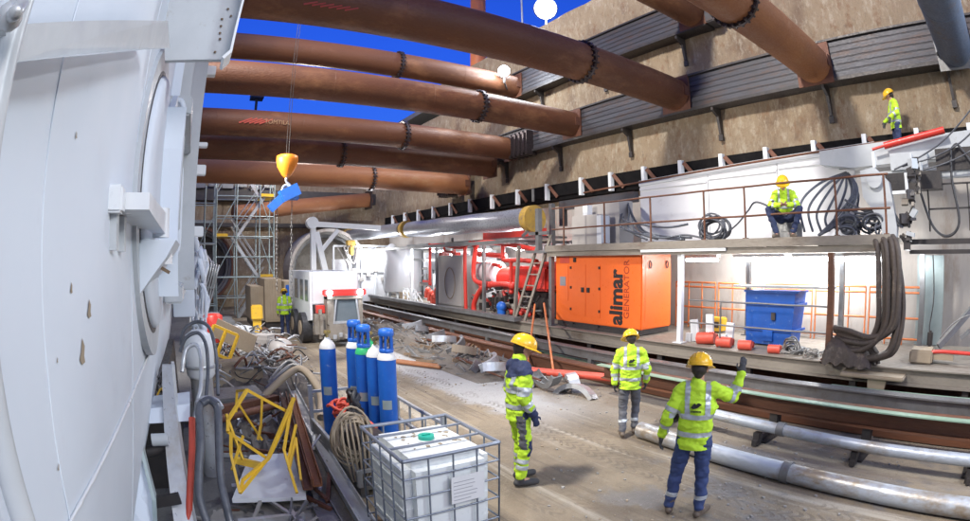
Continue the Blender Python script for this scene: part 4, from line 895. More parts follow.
one(m, 'cable_tray', 'steel', 'grey steel tray running just below the platform edge', 'tray')
# curved steel segments
def segment(r, a0, a1, w=.28, th=.04):
    m = MB(); n = 12
    for (ra, rb_, ya, yb) in ((r, r+th, -w/2, w/2), (r-.13, r, -w/2, -w/2+th), (r-.13, r, w/2-th, w/2)):
        o = []; fs = []
        for i in range(n+1):
            a = a0+(a1-a0)*i/n; o += [(q*math.cos(a), yy, q*math.sin(a)) for q, yy in ((ra, ya), (rb_, ya), (rb_, yb), (ra, yb))]
        for i in range(n):
            for q in range(4): fs.append((i*4+q, i*4+(q+1) % 4, i*4+4+(q+1) % 4, i*4+4+q))
        fs += [(0, 1, 2, 3), tuple(n*4+q for q in (3, 2, 1, 0))]; m.add(o, fs)
    for k in range(3):
        a = a0+(a1-a0)*(k+.5)/3; m.box((math.cos(a)*(r-.06), 0, math.sin(a)*(r-.06)), (.02, w-.08, .12), rot=Matrix.Rotation(-a, 4, 'Y'))
    cen = V(((r)*math.cos((a0+a1)/2), 0, r*math.sin((a0+a1)/2))); m.v = [tuple(V(p)-cen) for p in m.v]; return m
segs = [ # x,y,z, rx,ry,rz, mat, label
 ((6.55, 9.55, .34), 80, 10, 20, 'galv', 'upright galvanised arch segment right behind the first worker'),
 ((6.75, 10.15, .36), 75, -10, 35, 'galv', 'upright galvanised arch segment second from the first worker'),
 ((6.6, 10.7, .25), 40, 5, 60, 'steel', 'grey arch segment sunk in the heap of timber'),
 ((6.85, 11.5, .40), 85, 15, 15, 'tan', 'mud coated arch segment standing near the middle of the heap'),
 ((7.1, 12.4, .42), 78, -20, 30, 'steel', 'grey arch segment standing on end among rubble'),
 ((7.2, 13.3, .45), 80, 8, 10, 'galv', 'pale arch segment tilted left in the heap'),
 ((7.5, 14.4, .45), 75, -5, 25, 'steel', 'dull arch segment behind the pale tilted one'),
 ((7.6, 15.6, .45), 80, 15, 40, 'steel', 'arch segment just right of the vehicle end of the heap'),
 ((7.8, 16.9, .45), 85, -5, 15, 'galv', 'small looking far arch segment below the silver tank'),
 ((7.0, 7.6, .22), 12, 5, 100, 'galv', 'flat galvanised arch segment lying nearest the walking worker'),
 ((7.35, 8.1, .27), -8, -8, 60, 'galv', 'galvanised arch segment lying under the orange pipe'),
 ((6.75, 8.2, .12), 170, 5, 80, 'steel', 'upturned grey arch segment in front of the flat pile'),
 ((7.1, 8.9, .16), 12, 10, 30, 'steel', 'grey arch segment with one end raised beside the red poles'),
]
proto = {}
for k, (loc, rx, ry, rz, mt, lab) in enumerate(segs):
    if mt not in proto: o = segment(1.0, R(35), R(145), .3).build('arch_segment', mt); proto[mt] = o
    else: o = proto[mt].copy(); COL.objects.link(o)
    sc_ = .55 if k < 9 else .62
    o.location = loc; o.rotation_euler = (R(rx), R(ry), R(rz)); o.scale = (sc_, sc_*1.2, sc_); tag(o, lab, 'steel segment', 'curved steel segments dumped beside the road')
m = MB(); random.seed(5)
for k in range(60):
    yy = random.uniform(8.3, 15); p = V((6.5+(yy-8)*.09+random.uniform(-.25, .45), yy, random.uniform(.02, .32))); a = random.gauss(1.2, .6); l = random.uniform(.4, 1.3)
    m.bar(p, p+V((math.cos(a)*l*.5, math.sin(a)*l, random.uniform(-.1, .15))), random.uniform(.03, .1), random.uniform(.02, .05), mi=random.choice((0, 1, 2)))
tag(m.build('debris', ['wood', 'rustdk', 'steel']), 'broken timber and steel strips among the curved segments', 'scrap', kind='stuff')
m = MB(); m.cyl((5.2, 12.6, .07), (5.9, 11.4, .07), .05, 10); m.cyl((5.3, 12.75, .07), (6.0, 11.5, .07), .05, 10); m.cyl((5.95, 11.55, .07), (6.05, 11.38, .07), .055, 10, mi=1); one(m, 'steel_tubes', ['rust2', 'dark'], 'pair of short rusty tubes lying by the end of the scrap heap', 'tube')
for k, (a, c_, lab) in enumerate((((7.9, 10.4, .1), (9.3, 11.9, 1.45), 'left thin orange pole leaning on the platform'), ((7.6, 9.0, .1), (9.4, 11.6, 1.5), 'right longer orange pole leaning on the platform'))):
    m = MB(); m.cyl(a, c_, .03, 8); one(m, 'leaning_pole', 'orangesteel', lab, 'pole', 'orange poles')

# ================================================================== GAS CYLINDER RACK
rk = thing('cylinder_rack', (2.2, 6.3, 0), 'grey steel cage pallet holding the blue gas cylinders', 'rack')
x0, x1, y0, y1, zt_ = 1.68, 2.80, 5.35, 7.6, .78
m = MB(); m.bb((x0, y0, .08), (x1, y1, .14)); m.bb((x0, y0, 0), (x0+.1, y1, .078)); m.bb((x1-.1, y0, 0), (x1, y1, .078)); m.build('base', 'steel', rk)
for (x, y) in ((x0, y0), (x1, y0), (x0, y1), (x1, y1)):
    m = MB(); m.bar((x, y, .14), (x, y, .36 if (x, y) == (x0, y0) else zt_+.1), .06); m.build('corner_post', 'galv', rk)
m = MB()
for z in (zt_, .46):
    for a, c_ in (((x1, y0), (x1, y1)), ((x0, y1), (x1, y1))): m.bar((*a, z), (*c_, z), .04)
m.bar((x0, y0, .34), (x0, y1, .34), .045); m.bar((x0, y0, .34), (x1, y0, .34), .045)
for j in range(5): m.bar((x1, y0+.4*j+.2, .14), (x1, y0+.4*j+.2, zt_), .025)
m.build('side_rail', 'galv', rk)
m = MB(); m.bb((x0-.015, y0+.05, .18), (x0-.003, y1-.05, .33)); m.build('side_plate', 'steel', rk)
cyls = [((1.83, 6.95), 1.52, 'cylwhite', 0, 'blue gas cylinder standing alone at the left of the rack, brass valve on top', .03),
 ((2.20, 6.85), 1.52, 'cylwhite', 1, 'white shouldered blue cylinder at the back left of the cluster', 0),
 ((2.20, 6.45), 1.50, 'greencyl', 1, 'blue cylinder with green shoulder, larger nearer one', 0),
 ((2.38, 6.75), 1.50, 'greencyl', 0, 'blue cylinder with green shoulder, half hidden behind', 0),
 ((2.27, 6.20), 1.50, 'cylwhite', 0, 'blue cylinder with white shoulder in the middle of the cluster', 0),
 ((2.33, 5.95), 1.50, 'cylwhite', 1, 'frontmost blue cylinder with white shoulder and tall blue guard', 0)]
for (xy, h_, sm, cap, lab, bz) in cyls:
    t = thing('gas_cylinder', (*xy, .14), lab, 'gas cylinder', 'gas cylinders in the cage pallet'); T = Matrix.Translation((*xy, .145)); r = .118
    m = MB(); m.lathe([(r*.9, 0), (r, .03), (r, h_-.11)], 24, T=T); m.build('body', 'blue', t)
    m = MB(); m.lathe([(r+.002, h_-.113), (r*.97, h_-.08), (r*.75, h_-.03), (.045, h_+.01), (.035, h_+.04)], 24, T=T); m.build('shoulder', sm, t)
    m = MB(); m.lathe([(r+.0012, h_*.62), (r+.0012, h_*.62+.11)], 24, T=T, cap=False); fr_ = MB()
    for q in range(5): a = R(-150+12*q); b_ = R(-150+12*(q+1)); fr_.add([(xy[0]+(r+.002)*math.cos(a), xy[1]+(r+.002)*math.sin(a), .9), (xy[0]+(r+.002)*math.cos(b_), xy[1]+(r+.002)*math.sin(b_), .9), (xy[0]+(r+.002)*math.cos(b_), xy[1]+(r+.002)*math.sin(b_), 1.02), (xy[0]+(r+.002)*math.cos(a), xy[1]+(r+.002)*math.sin(a), 1.02)], [(0, 1, 2, 3)])
    fr_.build('paper_label', 'scaf', t)
    m = MB(); m.cyl((*xy, h_+.18), (*xy, h_+.27), .022, 8); m.box((xy[0], xy[1]-.02, h_+.26), (.10, .05, .05), b=.01); m.build('valve', 'brass', t)
    if cap:
        m = MB()
        for a in (0, 1.05, 2.1, 3.14, 4.2, 5.2): m.bar((xy[0]+.075*math.cos(a), xy[1]+.075*math.sin(a), h_+.14), (xy[0]+.07*math.cos(a), xy[1]+.07*math.sin(a), h_+.36), .035, .025)
        m.lathe([(.095, h_+.33), (.10, h_+.36), (.09, h_+.41), (.06, h_+.42)], 16, T=Matrix.Translation((*xy, 0))); m.lathe([(.09, h_+.12), (.095, h_+.16), (.085, h_+.17)], 16, T=Matrix.Translation((*xy, 0))); m.build('valve_guard', 'blue', t)
m = MB(); coil(m, (1.70, 5.55, .72), .22, .014, 16, 'Y', .03, 1.35); 
for k in range(7): m.tube(spline([(1.56+.05*k, 5.5, .95), (1.54+.06*k, 5.40, .7), (1.57+.05*k, 5.36, .4), (1.62+.03*k, 5.40, .2)]), .013, 6)
one(m, 'cable_coil', 'tan', 'coil of thin pinkish hoses hung over the rack corner', 'hose coil')
m = MB(); coil(m, (1.85, 6.3, .85), .15, .02, 7, 'Z', .04); m.tube(spline([(1.7, 6.0, .8), (1.9, 6.2, .95), (2.0, 6.0, .8), (2.1, 5.8, .7)]), .02, 6); one(m, 'red_cable_coil', 'redhose', 'orange-red hose bundle lying in the rack below the single cylinder', 'hose coil')
m = MB(); coil(m, (1.92, 6.1, 1.0), .12, .03, 6, 'X', .02); m.box((1.92, 6.1, .86), (.2, .25, .15), b=.04); one(m, 'black_regulator', 'black', 'black regulator and hose lump on top of the rack contents', 'regulator')
m = MB(); m.bb((1.85, 5.6, .15), (2.4, 6.9, .5)); m.bb((1.75, 5.5, .5), (2.1, 6.0, .7)); one(m, 'tool_chest', 'dark', 'dark tool chest inside the cylinder rack', 'box')

# ================================================================== IBC TANK
ib = thing('ibc_tank', (1.965, 4.1, 0), 'white plastic liquid tank in a grey wire cage with green lid', 'tank')
x0, x1, y0, y1, z0, z1 = 1.50, 2.43, 3.60, 4.60, .16, 1.10
m = MB(); m.bb((x0+.04, y0+.04, z0), (x1-.04, y1-.04, z1), b=.09)
for k in range(3): m.bb((x0+.03, y0+.12, .34+.25*k), (x1-.03, y1-.12, .40+.25*k), b=.02)
m.build('bottle', 'ibc', ib)
m = MB()
for z in (.18, .38, .60, .80, .98): 
    m.tube([(x0, y0, z), (x1, y0, z), (x1, y1, z), (x0, y1, z)], .009, 8, closed=True)
    for a, c_ in (((x0, y0), (x1, y0)), ((x1, y0), (x1, y1)), ((x1, y1), (x0, y1)), ((x0, y1), (x0, y0))): m.cyl((*a, z), (*c_, z), .009, 8)
for j in range(5):
    t_ = j/4
    for xx in (x0, x1): m.cyl((xx, y0+(y1-y0)*t_, .14), (xx, y0+(y1-y0)*t_, 1.15), .009, 8)
    for yy in (y0, y1): m.cyl((x0+(x1-x0)*t_, yy, .14), (x0+(x1-x0)*t_, yy, 1.15), .009, 8)
m.build('cage', 'cage', ib)
m = MB()
for a, c_ in (((x0, y0), (x1, y0)), ((x1, y0), (x1, y1)), ((x1, y1), (x0, y1)), ((x0, y1), (x0, y0))): m.cyl((*a, 1.15), (*c_, 1.15), .018, 10)
for yy in (y0+.33, y0+.68): m.bar((x0, yy, 1.145), (x1, yy, 1.145), .03, .016)
m.build('top_frame', 'cage', ib)
m = MB(); m.cyl((1.97, 4.12, 1.09), (1.97, 4.12, 1.115), .10, 24, mi=1); m.cyl((1.97, 4.12, 1.116), (1.97, 4.12, 1.15), .075, 24); m.bar((1.93, 4.12, 1.155), (2.01, 4.12, 1.155), .025, .014); m.build('lid', ['green', 'ibc'], ib)
m = MB(); m.bb((x0+.02, y0+.02, .10), (x1-.02, y1-.02, .15)); 
for x in (x0+.05, (x0+x1)/2, x1-.05): m.bb((x-.05, y0+.02, 0), (x+.05, y1-.02, .10))
m.build('pallet', 'wood', ib)
m = MB(); m.bb((1.93, y0-.022, .66), (2.26, y0-.014, .92)); lp = m.build('label_plate', 'paper', ib)
m = MB()
for k in range(6): m.bb((1.95, y0-.0245, .69+.035*k), (1.95+.28*random.uniform(.6, 1), y0-.0225, .695+.035*k))
m.build('printed_text', 'inkgrey', lp)
m = MB()
for k in range(22):
    a = random.random()*6.28; q = .13+random.random()*.22; p = V((1.97+q*math.cos(a), 4.12+q*math.sin(a)*.8, 1.104)); m.box(p, (random.uniform(.01, .05), random.uniform(.01, .04), .006), rot=a)
tag(m.build('dirt', 'tan'), 'crumbs of dried mud on the white tank top', 'mud', kind='stuff')

# ================================================================== TUNNEL MACHINE (left)
tb = thing('tunnel_boring_machine', (-3.85, 2, 0), 'huge white painted steel shield of a tunnelling machine filling the left', 'machine')

WX = -.38                                            # the flat flank; it curves under below z = 2.7
def flank(z): return WX if z > 2.7 else WX-(5.0-math.sqrt(max(.01, 25.0-(2.7-z)**2)))
m = MB(); zs = [7.2, 6, 5, 4, 3.4, 3.0]+[2.7-.14*k for k in range(20)]; ya, yb = -4., 9.0; o = []; fs = []; nyy = 50
for j in range(nyy+1):
    y_ = ya+(yb-ya)*j/nyy
    for z_ in zs: o.append((flank(z_)+.006*noise.noise(V((y_*.9, z_*.9, 2))), y_, z_))
K = len(zs)
for j in range(nyy):
    for i in range(K-1): q = j*K+i; fs.append((q, q+1, q+K+1, q+K))
m.add(o, fs, 0, True)
prof = [(flank(z_), z_) for z_ in zs]+[(-3.6, zs[-1]), (-3.6, 7.2)]
m.prism([(x_, z_) for x_, z_ in prof], -.02, 0, T=frame((1, 0, 0), (0, 0, 1), (0, -1, 0), (0, 9.0, 0)))
m.build('shield_skin', 'tbm', tb)
HC = (4.0, 3.2)
def ring_part(r0, r1, x0_, x1_, mt, name, n=72):
    m = MB(); o = []; fs = []
    for i in range(n):
        a = 2*math.pi*i/n
        for r_, xx in ((r0, x0_), (r0, x1_), (r1, x1_), (r1, x0_)): o.append((xx, HC[0]+r_*math.cos(a), HC[1]+r_*math.sin(a)))
    for i in range(n):
        k = (i+1) % n
        for q in range(4): fs.append((i*4+q, i*4+(q+1) % 4, k*4+(q+1) % 4, k*4+q))
    m.add(o, fs); return m.build(name, mt, tb)
ring_part(.962, 1.12, WX-.02, WX+.03, 'tbmgrey', 'hatch_collar')
ring_part(.925, .962, WX-.03, WX+.034, 'black', 'hatch_gap_ring')  # raised black ring draws the dark gap round the door
m = MB(); T = frame((0, 1, 0), (0, 0, 1), (1, 0, 0), (WX, *HC)); m.lathe([(.925, -.02), (.925, .05), (.90, .075), (.60, .085), (.01, .09)], 72, T=T); door = m.build('hatch_door', 'tbm', tb)
m = MB(); T = frame((0, 1, 0), (0, 0, 1), (1, 0, 0), (WX+.08, 0, 0)); m.prism([(4.05, 2.75), (4.75, 2.75), (4.75, 4.05), (4.55, 4.2), (4.05, 3.9)], 0, .05, T=T); m.prism([(4.0, 2.5), (4.06, 2.5), (4.06, 3.95), (4.0, 3.6)], .0, .16, T=T); m.build('door_stiffener', 'tbm', door)
for yy, za, zb, xo in ((4.9, 3.05, 4.25, .13), (6.2, 2.85, 3.9, .12)):
    m = MB(); m.tube(spline([(WX+.04, yy, za), (WX+.04+xo, yy, za+.04), (WX+.06+xo, yy, (za+zb)/2), (WX+.04+xo, yy, zb-.04), (WX+.04, yy, zb)]), .03, 8); m.build('grab_handle', 'tbm', tb)
# hinge
z = 2.96
m = MB(); m.prism([(2.2, z+.005), (3.55, z-.03), (3.55, z+.11), (2.2, z+.075)], WX+.0, WX+.17, T=frame((0, 1, 0), (0, 0, 1), (1, 0, 0), (0, 0, 0))); m.bb((WX-.02, 2.10, z-.015), (WX+.06, 2.2, z+.095), b=.01); m.build('hinge_arm', 'white', tb)
m = MB(); m.cyl((WX+.12, 3.5, z-.05), (WX+.12, 3.5, z+.14), .075, 20); m.build('hinge_pin', 'white', tb)
m = MB(); m.cyl((WX+.12, 3.5, z-.22), (WX+.12, 3.5, z-.07), .10, 20); m.build('hinge_boss', 'white', tb)
m = MB(); m.prism([(0, 0), (.26, 0), (.20, -.10), (0, -.34)], 0, .85, T=frame((1, 0, 0), (0, 0, 1), (0, -1, 0), (WX, 3.95, z-.08))); m.build('hinge_bracket', 'tbm', tb)
for yy in (2.16, 2.40): m = MB(); m.bb((WX-.01, yy, z-.16), (WX+.03, yy+.07, z-.005)); m.build('hinge_lug', 'tbmgrey', tb)
m = MB(); m.box((WX+.16, 3.4, z-.25), (.10, .06, .02), rot=Matrix.Rotation(.5, 4, 'Y')); m.build('hinge_key', 'wood', tb)
# plates standing on the flank beyond the hatch
for (yy, x1_, w_, z0_, z1_, mt) in ((5.35, .10, .08, 2.5, 4.9, 'tbm'), (5.8, .20, .06, 3.1, 5.3, 'tbmgrey'), (6.9, .37, .12, 2.4, 5.8, 'tbmgrey'), (8.4, .36, .3, 1.9, 5.8, 'tbm')):
    m = MB(); m.bb((WX-.01, yy, z0_), (WX+x1_, yy+w_, z1_), b=.01); m.build('stiffener', mt, tb)
m = MB(); m.bb((WX-.01, 5.0, 4.15), (WX+.26, 7.6, 4.35), b=.02); m.bb((WX-.01, 5.9, 2.3), (WX+.22, 9.3, 2.5), b=.02); m.bb((WX+.1, 7.02, 2.6), (WX+.3, 8.4, 5.7)); m.build('side_box', 'tbmgrey', tb)
for zz in (5.42, 4.35, 3.95, 3.1):
    m = MB(); m.bb((WX+.30, 7.3, zz), (WX+.50, 7.45, zz+.14 if zz != 4.35 else zz+.06), b=.01); m.build('lug', 'white', tb)
random.seed(3); m = MB()
for k in range(40):
    p = V((random.uniform(-.10, .16), random.uniform(8.6, 9.6), random.uniform(1.2, 3.3))); m.tube(spline([p, p+V((random.uniform(-.05, .12), random.uniform(-.2, .2), random.uniform(-.2, .1))), p+V((random.uniform(-.1, .1), random.uniform(-.2, .2), random.uniform(-.6, -.2)))], 3), random.uniform(.015, .05), 6)
m.build('side_fitting', 'tbm', tb)
# top plate and box beam
m = MB()
q = [P(a_, b_, Y=3.4) for a_, b_ in ((166, -45), (247, -45), (243, 0), (230, 54), (222, 61), (165, 62))]
m.prism([(p.x, p.z) for p in q], 0, .05, T=frame((1, 0, 0), (0, 0, 1), (0, -1, 0), (0, 3.42, 0))); m.build('top_plate', 'tbmgrey', tb)
m = MB(); q = [P(a_, b_, Y=3.3) for a_, b_ in ((246, -45), (248, -45), (244, 0), (231, 56), (223, 63), (221, 61), (229, 54), (242, 0))]
m.prism([(p.x, p.z) for p in q], 0, .22, T=frame((1, 0, 0), (0, 0, 1), (0, -1, 0), (0, 3.44, 0))); m.build('plate_edge', 'white', tb)
m = MB()
for (x_, y_) in ((228, 9), (222, 19), (221, 26), (220, 33), (220, 39), (215, 52), (231, 16)):
    p = P(x_, y_, Y=3.36); m.ball(p, (.010, .006, .010), n=6)
m.build('rust_fleck', 'wood', tb)
q = [P(4, 26, X=-.30), P(168, 21, X=-.22), P(170, 48, X=-.22), P(90, 55, X=-.26), P(12, 63, X=-.30)]; m = MB(); m.add(q+[p+V((-.06, 0, 0)) for p in q], [(0, 1, 2, 3, 4), (9, 8, 7, 6, 5)]+[(k, (k+1) % 5, 5+(k+1) % 5, 5+k) for k in range(5)]); m.build('box_beam', 'tbmgrey', tb)
m = MB(); p = P(5, 60, X=-.30); m.cyl((p.x, p.y, 2.2), (p.x, p.y, p.z+.6), .02, 14); m.build('corner_tube', 'tbmgrey', tb)
m = MB(); a_ = P(10, 16, X=-.28); m.ball(a_, .02); m.tube(spline([a_, P(16, 12, X=-.26), P(22, 4, X=-.27)]), .010, 8); m.build('cable_clip', 'galv', tb)
for yy in (1.15, 2.9):
    m = MB(); m.tube([(flank(z_)+.003, yy, z_) for z_ in [7-.3*k for k in range(22)]], .0022, 6); m.build('butt_weld', 'tbm', tb)
def shellhit(x_, y_):
    d_ = ray(x_, y_); t1 = .1
    while t1 < 12 and t1*d_.x > flank(CH+t1*d_.z): t1 += .02
    t0 = t1-.02
    for k in range(60):
        tm = (t0+t1)/2; p = V((0, 0, CH))+d_*tm
        if p.x > flank(p.z): t0 = tm
        else: t1 = tm
    return V((0, 0, CH))+d_*t0
m = MB(); pts = []
for k in range(30):
    t_ = k/29; pts.append(shellhit(64+(150-64)*t_+5*math.sin(t_*math.pi), 530+(348-530)*t_)+V((.007, 0, .003)))
m.tube(pts, [.005+.002*(k % 4 == 0)+.00014*k for k in range(30)], 6); m.build('weld_seam', 'white', tb)
for (x_, y_, hh) in ((88, 309, 10), (81, 352, 14), (70, 288, 6), (57, 467, 4), (75, 135, 4), (56, 360, 3)):
    m = MB(); q = [shellhit(x_+dx*hh/14, y_+dy*hh/14) for dx, dy in ((0, -14), (2.5, -6), (2, 4), (3, 10), (0, 13), (-2.5, 8), (-1, 0))]
    q = [p+V((.0045, 0, 0)) for p in q]; c_ = sum(q, V((0, 0, 0)))/7; m.add([c_]+q, [(0, 1+k, 1+(k+1) % 7) for k in range(7)]); m.build('paint_chip', 'tan', tb)

# ---- things below / beside the shield
cr = thing('shield_cradle', (-.5, 5, 0), 'pale steel cradle with a slanting flanged column under the white shield', 'cradle')
def slab(pts4, d=(.0, .05, 0)):
    d = V(d); q = [V(p) for p in pts4]; n = len(q); m = MB(); m.add(q+[p+d for p in q], [tuple(range(n)), tuple(range(n, 2*n))[::-1]]+[(k, (k+1) % n, n+(k+1) % n, n+k) for k in range(n)]); return m
Q = lambda x_, y_, Y_: P(x_, y_, Y=Y_)
slab([Q(162, 366, 5.2), Q(172, 366, 5.2), Q(197, 535, 4.2), Q(176, 535, 4.2)], (.0, .10, 0)).build('column', 'galv', cr)
slab([Q(172, 366, 5.2), Q(175, 366, 5.3), Q(200, 535, 4.3), Q(197, 535, 4.2)], (-.02, .25, 0)).build('column_flange', 'tbmgrey', cr)
slab([Q(146, 409, 5.0), Q(190, 404, 5.0), Q(190, 421, 4.9), Q(142, 424, 4.9)], (0, .5, 0)).build('shelf_plate', 'tbm', cr)
slab([Q(120, 540, 3.9), Q(126, 500, 4.0), Q(138, 442, 4.3), Q(153, 500, 4.0), Q(155, 540, 3.9)], (0, .06, 0)).build('side_plate', 'tbm', cr)
slab([Q(138, 440, 4.28), Q(141, 440, 4.28), Q(156, 500, 3.98), Q(158, 540, 3.88), Q(154, 540, 3.88), Q(152, 500, 3.98)], (0, .12, 0)).build('plate_rim', 'scaf', cr)
m = MB(); m.bb((-1.6, 6.2, 0), (-.42, 8.8, 1.5)); m.build('void_shade_block', 'dark', cr)  # solid dark block in place of the shaded void under the shield
m = MB(); m.bar(Q(150, 503, 4.3), Q(180, 498, 4.3), .05, .10); m.build('cross_member', 'dark', cr)
m = MB(); m.tube(spline([Q(148, 452, 4.8), Q(160, 448, 4.8), Q(172, 440, 4.8)]), .06, 12); m.build('hydraulic_ram', 'dark', cr)
m = MB(); p = Q(152, 440, 4.7); m.cyl(p, p+V((.16, 0, .0)), .06, 14); m.build('ram_head', 'tbmgrey', cr)
m = MB(); m.tube(spline([Q(192, 418, 4.9), Q(192, 450, 4.7), Q(190, 490, 4.45), Q(188, 535, 4.25)]), .034, 12); one(m, 'red_standpipe', 'redhose', 'bright red pipe rising beside the cradle under the white machine', 'pipe')
m = MB(); random.seed(9)
for k in range(24):
    p = P(random.uniform(150, 168), random.uniform(372, 404), Y=random.uniform(5.6, 6.2)); m.tube(spline([p, p+V((.06, .1, .06)), p+V((.10, 0, -.08))], 3), .012, 5, mi=random.choice((0, 1, 2)))
one(m, 'valve_cluster', ['steel', 'yellow', 'dark'], 'small cluster of valves and wires under the shield curve', 'valves')
# white drum with hoses (185-215, 322-370)
dr = thing('white_drum', (.15, 7.9, 0), 'white rounded drum with hoses looped over it beside the shield', 'drum')
dc = P(199, 350, Y=6.6); T = Matrix.Translation((dc.x, dc.y, 0))
m = MB(); m.lathe([(.16, 1.32), (.19, 1.36), (.20, 1.72), (.17, 1.86), (.08, 1.92)], 24, T=T); m.build('shell', 'white', dr)
m = MB(); m.lathe([(.205, 1.45), (.212, 1.47), (.205, 1.49)], 24, T=T, cap=False); m.lathe([(.15, 0), (.15, 1.33)], 20, T=T); m.build('stand', 'galv', dr)
def qh(name, mt, label, lines, r, n=9):
    m = MB()
    for l in lines: m.tube(spline([Q(*p) for p in l], 7), r, n)
    return one(m, name, mt, label, 'hose')
qh('hose_loop', 'hose', 'dark hoses arching over the white drum', [[(181, 345, 6.2), (184, 330, 6.2), (196, 322, 6.2), (208, 326, 6.1), (214, 342, 6.0), (217, 365, 5.9), (218, 395, 5.6)], [(180, 352, 6.0), (186, 338, 6.0), (198, 333, 6.0), (206, 345, 5.9), (208, 370, 5.8), (206, 398, 5.5)]], .022)
qh('grey_hose', 'galv', 'pale grey hose loops hanging left of the tall dark hoses', [[(182, 372, 5.4), (186, 350, 5.5), (196, 345, 5.5), (201, 358, 5.4), (201, 385, 5.2), (198, 400, 5.1), (194, 420, 5.0)], [(196, 404, 5.0), (204, 398, 5.1), (216, 400, 5.1), (222, 408, 5.0)]], .024)
qh('thick_hose', 'hose', 'two thick blue-grey hoses hanging down to the floor in front of the yellow frame', [[(203, 402, 4.9), (199, 410, 4.8), (201, 440, 4.6), (199, 475, 4.4), (200, 500, 4.25), (210, 530, 4.1)], [(214, 402, 4.9), (218, 412, 4.8), (219, 445, 4.6), (221, 480, 4.4), (226, 505, 4.25), (234, 535, 4.1)], [(201, 404, 4.85), (209, 400, 4.9), (217, 405, 4.85)]], .040, 12)
# brown box, little yellow frame, red drum
m = MB(); m.bb((.2, 11.0, 0), (1.4, 11.8, .62), b=.02); m.bb((.2, 11.02, .62), (1.4, 11.78, .66)); one(m, 'brown_chest', 'tan', 'long brown chest on the floor under the small yellow bracket', 'chest')
m = MB(); T = Matrix.Translation((.55, 11.6, 1.0)) @ Matrix.Rotation(R(-25), 4, 'X') @ Matrix.Rotation(R(25), 4, 'Y')
for a, c_ in (((-.3, 0, -.3), (.3, 0, -.3)), ((-.3, 0, .3), (.3, 0, .3)), ((-.3, 0, -.3), (-.3, 0, .3)), ((.3, 0, -.3), (.3, 0, .3)), ((0, 0, -.3), (0, 0, .3)), ((-.3, .3, -.3), (-.3, 0, -.3)), ((.3, .3, -.3), (.3, 0, -.3))): m.bar(T @ V(a), T @ V(c_), .06)
one(m, 'yellow_bracket', 'yellow', 'small tilted yellow steel bracket on the brown chest', 'bracket')
m = MB(); m.bar((.45, 12.3, 1.25), (1.35, 11.9, .85), .05, .45); one(m, 'brown_board', 'tan', 'brown sloping board propped behind the small yellow bracket', 'board')
m = MB(); m.lathe([(.26, 0), (.28, .1), (.28, .7), (.2, .75)], 20, T=Matrix.Translation((.45, 14.0, .65))); one(m, 'red_drum', 'red', 'dark red drum behind the scrap tangle', 'drum')
for k in range(5):
    m = MB(); m.box(((.3, .9, 1.5, .2, 1.9)[k], (17.5, 18.2, 17.0, 16, 14.2)[k], (.5, .4, .3, .45, .35)[k]), ((1.1, .8, .7, .6, .5)[k], (.8, .9, .7, .8, .6)[k], (1.0, .8, .6, .9, .7)[k]), rot=.2*k, b=.03); m.box(((.3, .9, 1.5, .2, 1.9)[k], (17.5, 18.2, 17.0, 16, 14.2)[k], (1.05, .84, .64, .95, .74)[k]), ((1.0, .7, .6, .5, .4)[k], .5, .08), rot=.2*k)
    one(m, 'equipment_case', ('galv', 'steel', 'white', 'steel', 'cabinet')[k], ('wide pale case at the far left below the scaffold', 'grey case in front of the scaffold stairs', 'white case left of the distant worker', 'grey case beside the white shield edge', 'small upright case where the scrap tangle ends')[k], 'case')
m = MB(); m.bb((1.95, 17.6, .8), (2.35, 17.9, 1.3), b=.04); m.bb((2.0, 17.7, 0), (2.3, 17.8, .8)); one(m, 'yellow_box', 'yellow', 'little yellow box on a stand left of the distant worker', 'box')
for k in range(3):
    m = MB(); a = (1.15+.12*k, 9.2+.5*k, .35); m.tube(spline([a, (1.9, 9.5+.4*k, .75), (2.1, 8.7+.3*k, .5), (1.9, 7.9, .25)]), (.07, .05, .045)[k], 9)
    one(m, 'bent_hose', ('tan', 'steel', 'steel')[k], ('fat pale hose curving behind the yellow frame', 'thin grey hose arching over the scrap', 'second thin grey hose farther back in the scrap')[k], 'hose')
# tangle of small tubes
m = MB(); random.seed(21)
for k in range(340):
    p = V((random.uniform(.1, 2.4), random.uniform(10.3, 17), 0)); p.z = .35+.35*random.random(); a = random.random()*6.28; l = random.uniform(.2, .7)
    m.tube(spline([p, p+V((math.cos(a)*l*.5, math.sin(a)*l*.5, random.uniform(-.1, .2))), p+V((math.cos(a+.6)*l, math.sin(a+.6)*l, random.uniform(-.2, .1)))], 3), random.uniform(.01, .03), 5, mi=random.choice((0, 1, 1, 2, 3, 4)))
tag(m.build('debris', ['galv', 'steel', 'rustdk', 'cabinet', 'dark']), 'tangled bright wires, brackets and tubes on top of the scrap heap', 'scrap', kind='stuff')
m = MB(); m.ball((2.15, 12.9, .55), (.35, .35, .30), n=12); m.box((2.15, 12.9, .2), (.5, .5, .4), b=.05); one(m, 'wrapped_bundle', 'cabinet', 'grey wrapped bundle at the road side of the scrap heap', 'bundle')
